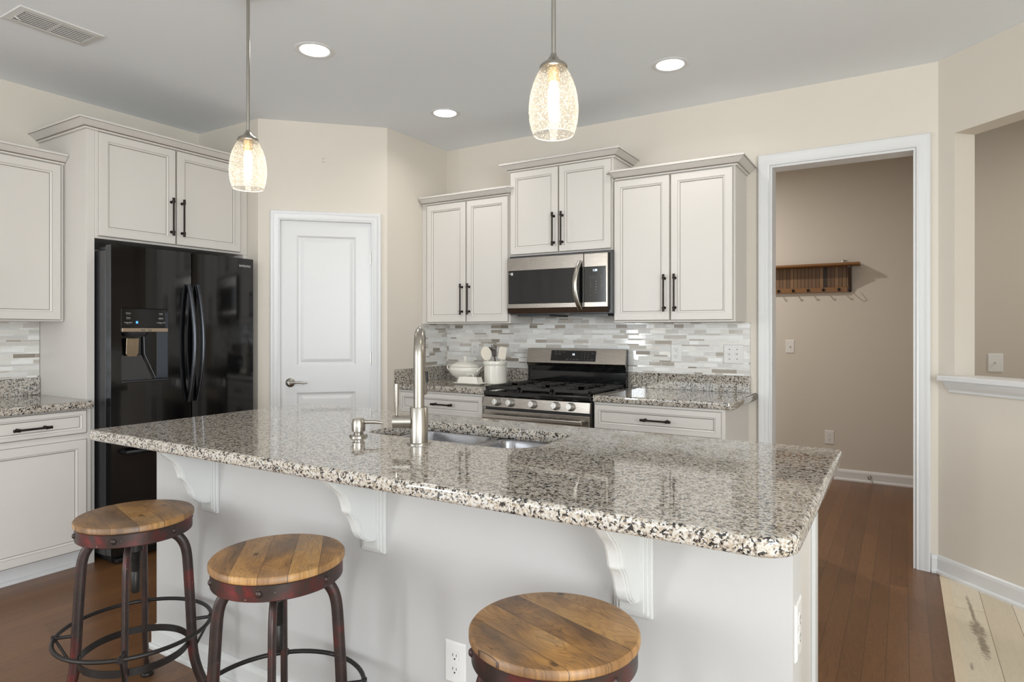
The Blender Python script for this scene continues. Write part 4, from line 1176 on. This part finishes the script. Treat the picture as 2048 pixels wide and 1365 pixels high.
def oval(): return [(.037 * cos(2 * pi * k / 28), .040 + .052 * sin(2 * pi * k / 28)) for k in range(28)]
def spat(): return round_rect(-.028, .028, -.004, .086, (.010, .010, .020, .014), 5)
def hand():
    p = [(-.014, -.01), (.014, -.01), (.019, .035)]
    for x0, x1, top, lean in ((.010, .019, .072, .004), (-.001, .006, .082, .002), (-.012, -.005, .080, -.004), (-.022, -.016, .066, -.014)):
        p += [(x1, .040), (x1 + lean, top), (x0 + lean, top), (x0, .040)]
    return p + [(-.019, .035)]


cz = ZC1 + .012
utensil('spoonula', 'cream oval silicone spoon leaning left in the crock', (-2.532, 3.862, cz), (-2.556, 3.838, cz + .166), oval, M['silicone'], M['silicone'], 'kitchen spoon', R(31))
utensil('pasta_fork', 'dark wooden fingered pasta fork standing in the crock', (-2.508, 3.900, cz), (-2.530, 3.893, cz + .190), hand, M['darkwood'], M['darkwood'], 'kitchen fork', R(31))
utensil('spatula', 'cream rectangular silicone spatula leaning right in the crock', (-2.482, 3.872, cz), (-2.466, 3.890, cz + .168), spat, M['silicone'], M['silicone'], 'spatula', R(25))


# ------------------------------------------------------------------ bar stools
def make_stool(label, loc, rz, az):
    """rz turns the planks of the seat, az the first leg"""
    st_ = thing('bar_stool', label, 'bar stool', loc, 0, 'bar stools along the island')
    ZS = .670
    seat = MB().lathe([(0, ZS), (.172, ZS), (.178, ZS - .0015), (.1815, ZS - .006), (.1815, ZS - .018), (.179, ZS - .021), (0, ZS - .021)], n=72)
    seat.build('seat', M['wood'], st_, smooth=True, rot=(0, 0, rz))
    band = MB().lathe([(0, ZS - .022), (.174, ZS - .022), (.176, ZS - .024), (.176, ZS - .064), (.174, ZS - .066), (.168, ZS - .066), (.168, ZS - .034), (0, ZS - .034)], n=72)
    bo = band.build('seat_band', M['iron'], st_, smooth=True)
    for k in range(6):
        a = az + R(20) + k * pi / 3
        MB().lathe([(.0095, 0), (.0085, .003), (.005, .0062), (0, .0072)], n=14, fn=lambda x, y, h, a=a: ((.1755 + h) * cos(a) - x * sin(a), (.1755 + h) * sin(a) + x * cos(a), ZS - .044 + y)).build('rivet', M['iron'], bo, smooth=True)
    # hub and screw
    MB().lathe([(0, .600), (.075, .600), (.075, .590), (.04, .580), (.024, .570), (.024, .540), (0, .540)], n=32).lathe([(0, ZS - .034), (.06, ZS - .034), (.06, .6), (0, .6)], n=28).build('hub', M['darkiron'], st_, smooth=True)
    scp = [(0, ZS - .036)]; z = .602; scp += [(.0150, z)]
    while z > .470:
        scp += [(.0152, z), (.0128, z - .0022), (.0128, z - .0030)]; z -= .0052
    scp += [(.0145, z), (.0145, .402), (.012, .396), (0, .396)]
    MB().lathe(scp, n=24).build('screw_post', M['darkiron'], st_, smooth=True)
    # legs
    prof = [(.050, .588), (.085, .594), (.112, .588), (.134, .572), (.150, .546), (.158, .515), (.162, .47), (.166, .40), (.170, .33), (.173, .26), (.176, .20), (.180, .155), (.188, .115), (.200, .075), (.212, .045), (.218, .032)]
    for k in range(4):
        a = az + k * pi / 2; ca, sa = cos(a), sin(a)
        P3 = [Vector((r * ca, r * sa, z)) for r, z in prof]; out = []
        for i in range(len(P3) - 1):
            p0, p1, p2, p3 = P3[max(0, i - 1)], P3[i], P3[i + 1], P3[min(len(P3) - 1, i + 2)]
            for q in range(3):
                t = q / 3; out.append(.5 * ((2 * p1) + (p2 - p0) * t + (2 * p0 - 5 * p1 + 4 * p2 - p3) * t * t + (3 * p1 - p0 - 3 * p2 + p3) * t ** 3))
        out.append(P3[-1])
        leg = MB().tube(out, .0105, 14, ref=(-sa, ca, 0), rb=.0165)   # oval bar, thicker in the plane of its bend
        lo = leg.build('leg', M['iron'], st_, smooth=True)
        MB().lathe([(0, 0), (.021, 0), (.023, .006), (.021, .012), (.017, .014), (.017, .022), (.020, .026), (.016, .036), (0, .036)], (.219 * ca, .219 * sa, 0), 20).build('foot_cap', M['darkiron'], lo, smooth=True)
    ring = MB().tube([(.236 * cos(t), .236 * sin(t), .275) for t in [2 * pi * i / 64 for i in range(64)]], .0068, 12, closed=True)
    ro = ring.build('foot_ring', M['darkiron'], st_, smooth=True)
    for k in range(4):
        a = az + k * pi / 2; f_ = lambda r, z, da=0: (r * cos(a + da), r * sin(a + da), z)
        s_ = MB().cyl(f_(.168, .275), f_(.236, .275), .0058, 10).cyl(f_(.236, .275), f_(.180, .165), .0042, 10).cyl(f_(.228, .275), f_(.244, .275), .0105, 12)
        s_.build('strut', M['darkiron'], ro, smooth=True)
    bp_ = MB(); n = 56; vs = []; fs = []
    for i in range(n):
        t = 2 * pi * i / n
        for r, z in ((.166, .186), (.166, .210), (.162, .210), (.162, .186)): vs.append((r * cos(t), r * sin(t), z))
    for i in range(n):
        j = (i + 1) % n
        for e in range(4): fs.append((i * 4 + e, j * 4 + e, j * 4 + (e + 1) % 4, i * 4 + (e + 1) % 4))
    bp_.add(vs, fs).build('brace_band', M['darkiron'], st_, smooth=True)
    return st_


make_stool('bar stool with weathered wooden seat nearest the refrigerator, leftmost of the three', (-2.258, 1.203, 0), R(75), R(52))
make_stool('middle bar stool with reddish iron seat rim under the island overhang', (-1.504, 1.195, 0), R(45), R(46))
make_stool('bar stool nearest the camera with knotty golden seat, only its seat in view', (-.634, 1.208, 0), R(72), R(20))


# ------------------------------------------------------------------ lighting fixtures
def pendant(label, x, y, zb):
    p = thing('pendant_light', label, 'pendant light', (x, y, zb), 0, 'pendants over the island')
    H = CE - zb
    MB().lathe([(0, H), (.062, H), (.062, H - .012), (.05, H - .022), (.010, H - .028), (0, H - .028)], n=32).build('canopy', M['nickel'], p, smooth=True)
    MB().cyl((0, 0, .245), (0, 0, H - .02), .0068, 16).cyl((0, 0, .590), (0, 0, .598), .0074, 16).build('stem', M['nickel'], p, smooth=True)
    MB().lathe([(0, .247), (.009, .247), (.010, .240), (.014, .236), (.020, .226), (.036, .216), (.042, .210), (.043, .203), (.040, .201), (0, .203)], n=36).build('cap', M['nickel'], p, smooth=True)
    prof = [(.037, .2035), (.043, .196), (.052, .180), (.062, .156), (.070, .128), (.0745, .098), (.0755, .070), (.0735, .044), (.069, .022), (.063, .004), (.0605, 0)]
    dense = []
    for i in range(len(prof) - 1):
        p0, p1, p2, p3 = [Vector(prof[max(0, min(len(prof) - 1, i + k))]) for k in (-1, 0, 1, 2)]
        for q in range(3):
            t = q / 3; w_ = .5 * ((2 * p1) + (p2 - p0) * t + (2 * p0 - 5 * p1 + 4 * p2 - p3) * t * t + (3 * p1 - p0 - 3 * p2 + p3) * t ** 3); dense.append((w_.x, w_.y))
    dense.append(prof[-1]); dense += [(r - .0022, z + (.0012 if i == 0 else 0)) for i, (r, z) in enumerate(reversed(dense))]
    MB().lathe(dense, n=56).build('glass_shade', M['glass'], p, smooth=True)
    MB().tube([(.0608 * cos(t), .0608 * sin(t), .0008) for t in [2 * pi * i / 64 for i in range(64)]], .0017, 8, closed=True).build('shade_rim', M['glassrim'], p, smooth=True)
    MB().lathe([(0, .202), (.019, .202), (.019, .168), (.015, .160), (0, .160)], n=24).build('socket', M['frost'], p, smooth=True)
    MB().lathe([(0, .160), (.011, .160), (.0125, .150), (.0165, .134), (.0170, .110), (.0150, .070), (.0125, .050), (.007, .042), (0, .040)], n=24).build('bulb', M['bulb'], p, smooth=True)
    d = bpy.data.lights.new('pendant_lamp', 'POINT'); d.energy = .55; d.color = (1, .87, .70); d.shadow_soft_size = .03
    o = bpy.data.objects.new('pendant_lamp', d); COL.objects.link(o); o.location = (x, y, zb + .03)
    return p


pendant('seeded glass pendant nearer the refrigerator, left of the two', -2.358, 1.720, 1.897)
pendant('seeded glass pendant in the middle of the picture, right of the two', -.904, 1.720, 1.892)


def downlight(label, x, y, power=2.0):
    p = thing('recessed_light', label, 'recessed light', (x, y, CE), 0, 'recessed lights in the kitchen ceiling')
    MB().lathe([(.072, -.0015), (.080, -.0055), (.094, -.0045), (.099, -.001), (.099, -.0002), (.072, -.0002)], n=48).build('trim_ring', M['trim'], p, smooth=True)
    MB().lathe([(0, -.0028), (.0735, -.0028), (.0735, -.0006), (0, -.0006)], n=40).build('lens', M['lens'], p)
    area('downlight_lamp', (x, y, CE - .008), (0, 0, 0), .14, .14, power, (1, .97, .93), 'DISK', 150)
    return p


downlight('round recessed light over the island, in front of the pantry', -2.583, 2.276)
downlight('round recessed light nearest the pantry and range corner', -2.592, 3.387)
downlight('round recessed light nearest the hall opening', -1.077, 3.407)
area('hall_lamp', (-1.75, 5.15, CE - .03), (0, 0, 0), .10, .10, 24, (1, .95, .89), 'DISK')
area('foyer_fill', (1.9, 4.95, CE - .03), (0, 0, 0), .30, .30, 20, (1, .95, .88), 'DISK')  # added fill brightening the wall beyond the pass-through, no fixture there

# ceiling vent
vt = thing('ceiling_vent', 'white rectangular air vent in the ceiling at upper left', 'air vent', (-3.437, 1.453, CE))
MB().panel(-.104, .104, -.176, .176, [(0, 0, 0), (.002, .006, 0), (.028, .009, 0), (.030, .004, 0)], backcap=False)
v = MB(); lo = []
for ins, z in ((0, -.0003), (.002, -.006), (.032, -.009), (.034, -.003)):
    lo.append([(-.104 + ins, -.176 + ins, z), (.104 - ins, -.176 + ins, z), (.104 - ins, .176 - ins, z), (-.104 + ins, .176 - ins, z)])
v.rings(lo, [0] * 3, False); v.box(-.070, .070, -.008, .008, -.008, -.002); v.build('frame', M['vent'], vt)
MB().box(-.071, .071, -.143, .143, -.0064, -.0004).build('duct_opening', M['ventin'], vt)
for ya, yb in ((-.141, -.009), (.009, .141)):
    for k in range(7):
        x = -.060 + k * .020
        MB().prism([(x - .0035, -.0094), (x - .0025, -.0094), (x + .0025, -.0066), (x + .0015, -.0066)], lambda u, w, a: (u, a, w), ya, yb).build('louver', M['vent'], vt)
MB().cyl((-.02, -.150, -.008), (-.004, -.135, -.026), .0025, 8).build('damper_lever', M['vent'], vt)

# small screw anchor left on the wall above the pantry door
wa = MB().lathe([(0, 0), (.006, 0), (.005, .003), (0, .004)], n=14, fn=lambda x, y, h: (x, -h, y + .017)).lathe([(0, 0), (.007, 0), (.006, .003), (0, .004)], n=14, fn=lambda x, y, h: (x, -h, y - .008))
wa = wa.build('wall_anchor', M['nickel']); wa.location = diag_p(.429, .0, 2.477); wa.rotation_euler = (0, 0, R(45))
tag(wa, 'pair of small screw heads left in the wall above the pantry door', 'screw')

# coat rack in the hall (local x along, front -y)
rk = thing('coat_rack', 'brown bamboo shelf rack with hooks on the hall wall', 'coat rack', (-.385, YH, 1.630))
X0 = -.90
MB().box(X0, .008, -.016, -.001, .040, .222).build('slat_back', M['bambood'], rk)
MB().box(X0, -.02, -.030, -.0165, .0, .044).build('hook_rail', M['bamboo'], rk, bevel=.003)
for k, (y, z) in enumerate(((-.016, .234), (-.042, .234), (-.068, .234), (-.094, .234), (-.120, .234))):
    MB().cyl((X0 - .06, y, z), (.078, y, z), .0125, 14).build('shelf_rod', M['bamboo'], rk, smooth=True)
br = MB().prism([(-.001, .0), (-.018, .0), (-.030, .05), (-.125, .205), (-.125, .220), (-.001, .220)], lambda u, w, a: (a, u, w), -.014, .010).build('bracket', M['darkwood'], rk, bevel=.002)
MB().tube([(-.045 + .018 * cos(t), -.010, .262 + .014 * sin(t)) for t in [pi * k / 8 for k in range(9)]], .003, 8).build('hanging_loop', M['nickel'], rk, smooth=True)
MB().tube([(-.012, -.035, .012), (.0, -.075, -.004), (.010, -.085, .02), (.004, -.06, .05)], .004, 8).build('end_hook', M['darkiron'], rk, smooth=True)
for k in range(6):
    x = -.085 - k * .122
    MB().lathe([(0, 0), (.013, 0), (.013, .004), (0, .006)], n=14, fn=lambda a, b_, h, x=x: (x + a, -.030 - h, .024 + b_)).tube([(x, -.034, .024), (x, -.055, .018), (x, -.070, .008), (x, -.078, .016), (x, -.080, .030)], .0045, 8).build('hook', M['darkiron'], rk, smooth=True)

ds = MB().lathe([(0, 0), (.014, 0), (.014, .006), (.006, .010), (.006, .050), (.012, .052), (.012, .064), (0, .066)], n=20, fn=lambda x, y, h: (x, -h, y)).build('door_stop', M['nickel'], smooth=True)
ds.location = (-.240, YH - .0142, .052); tag(ds, 'short nickel door stop on the hall baseboard', 'door stop')

build_letters()
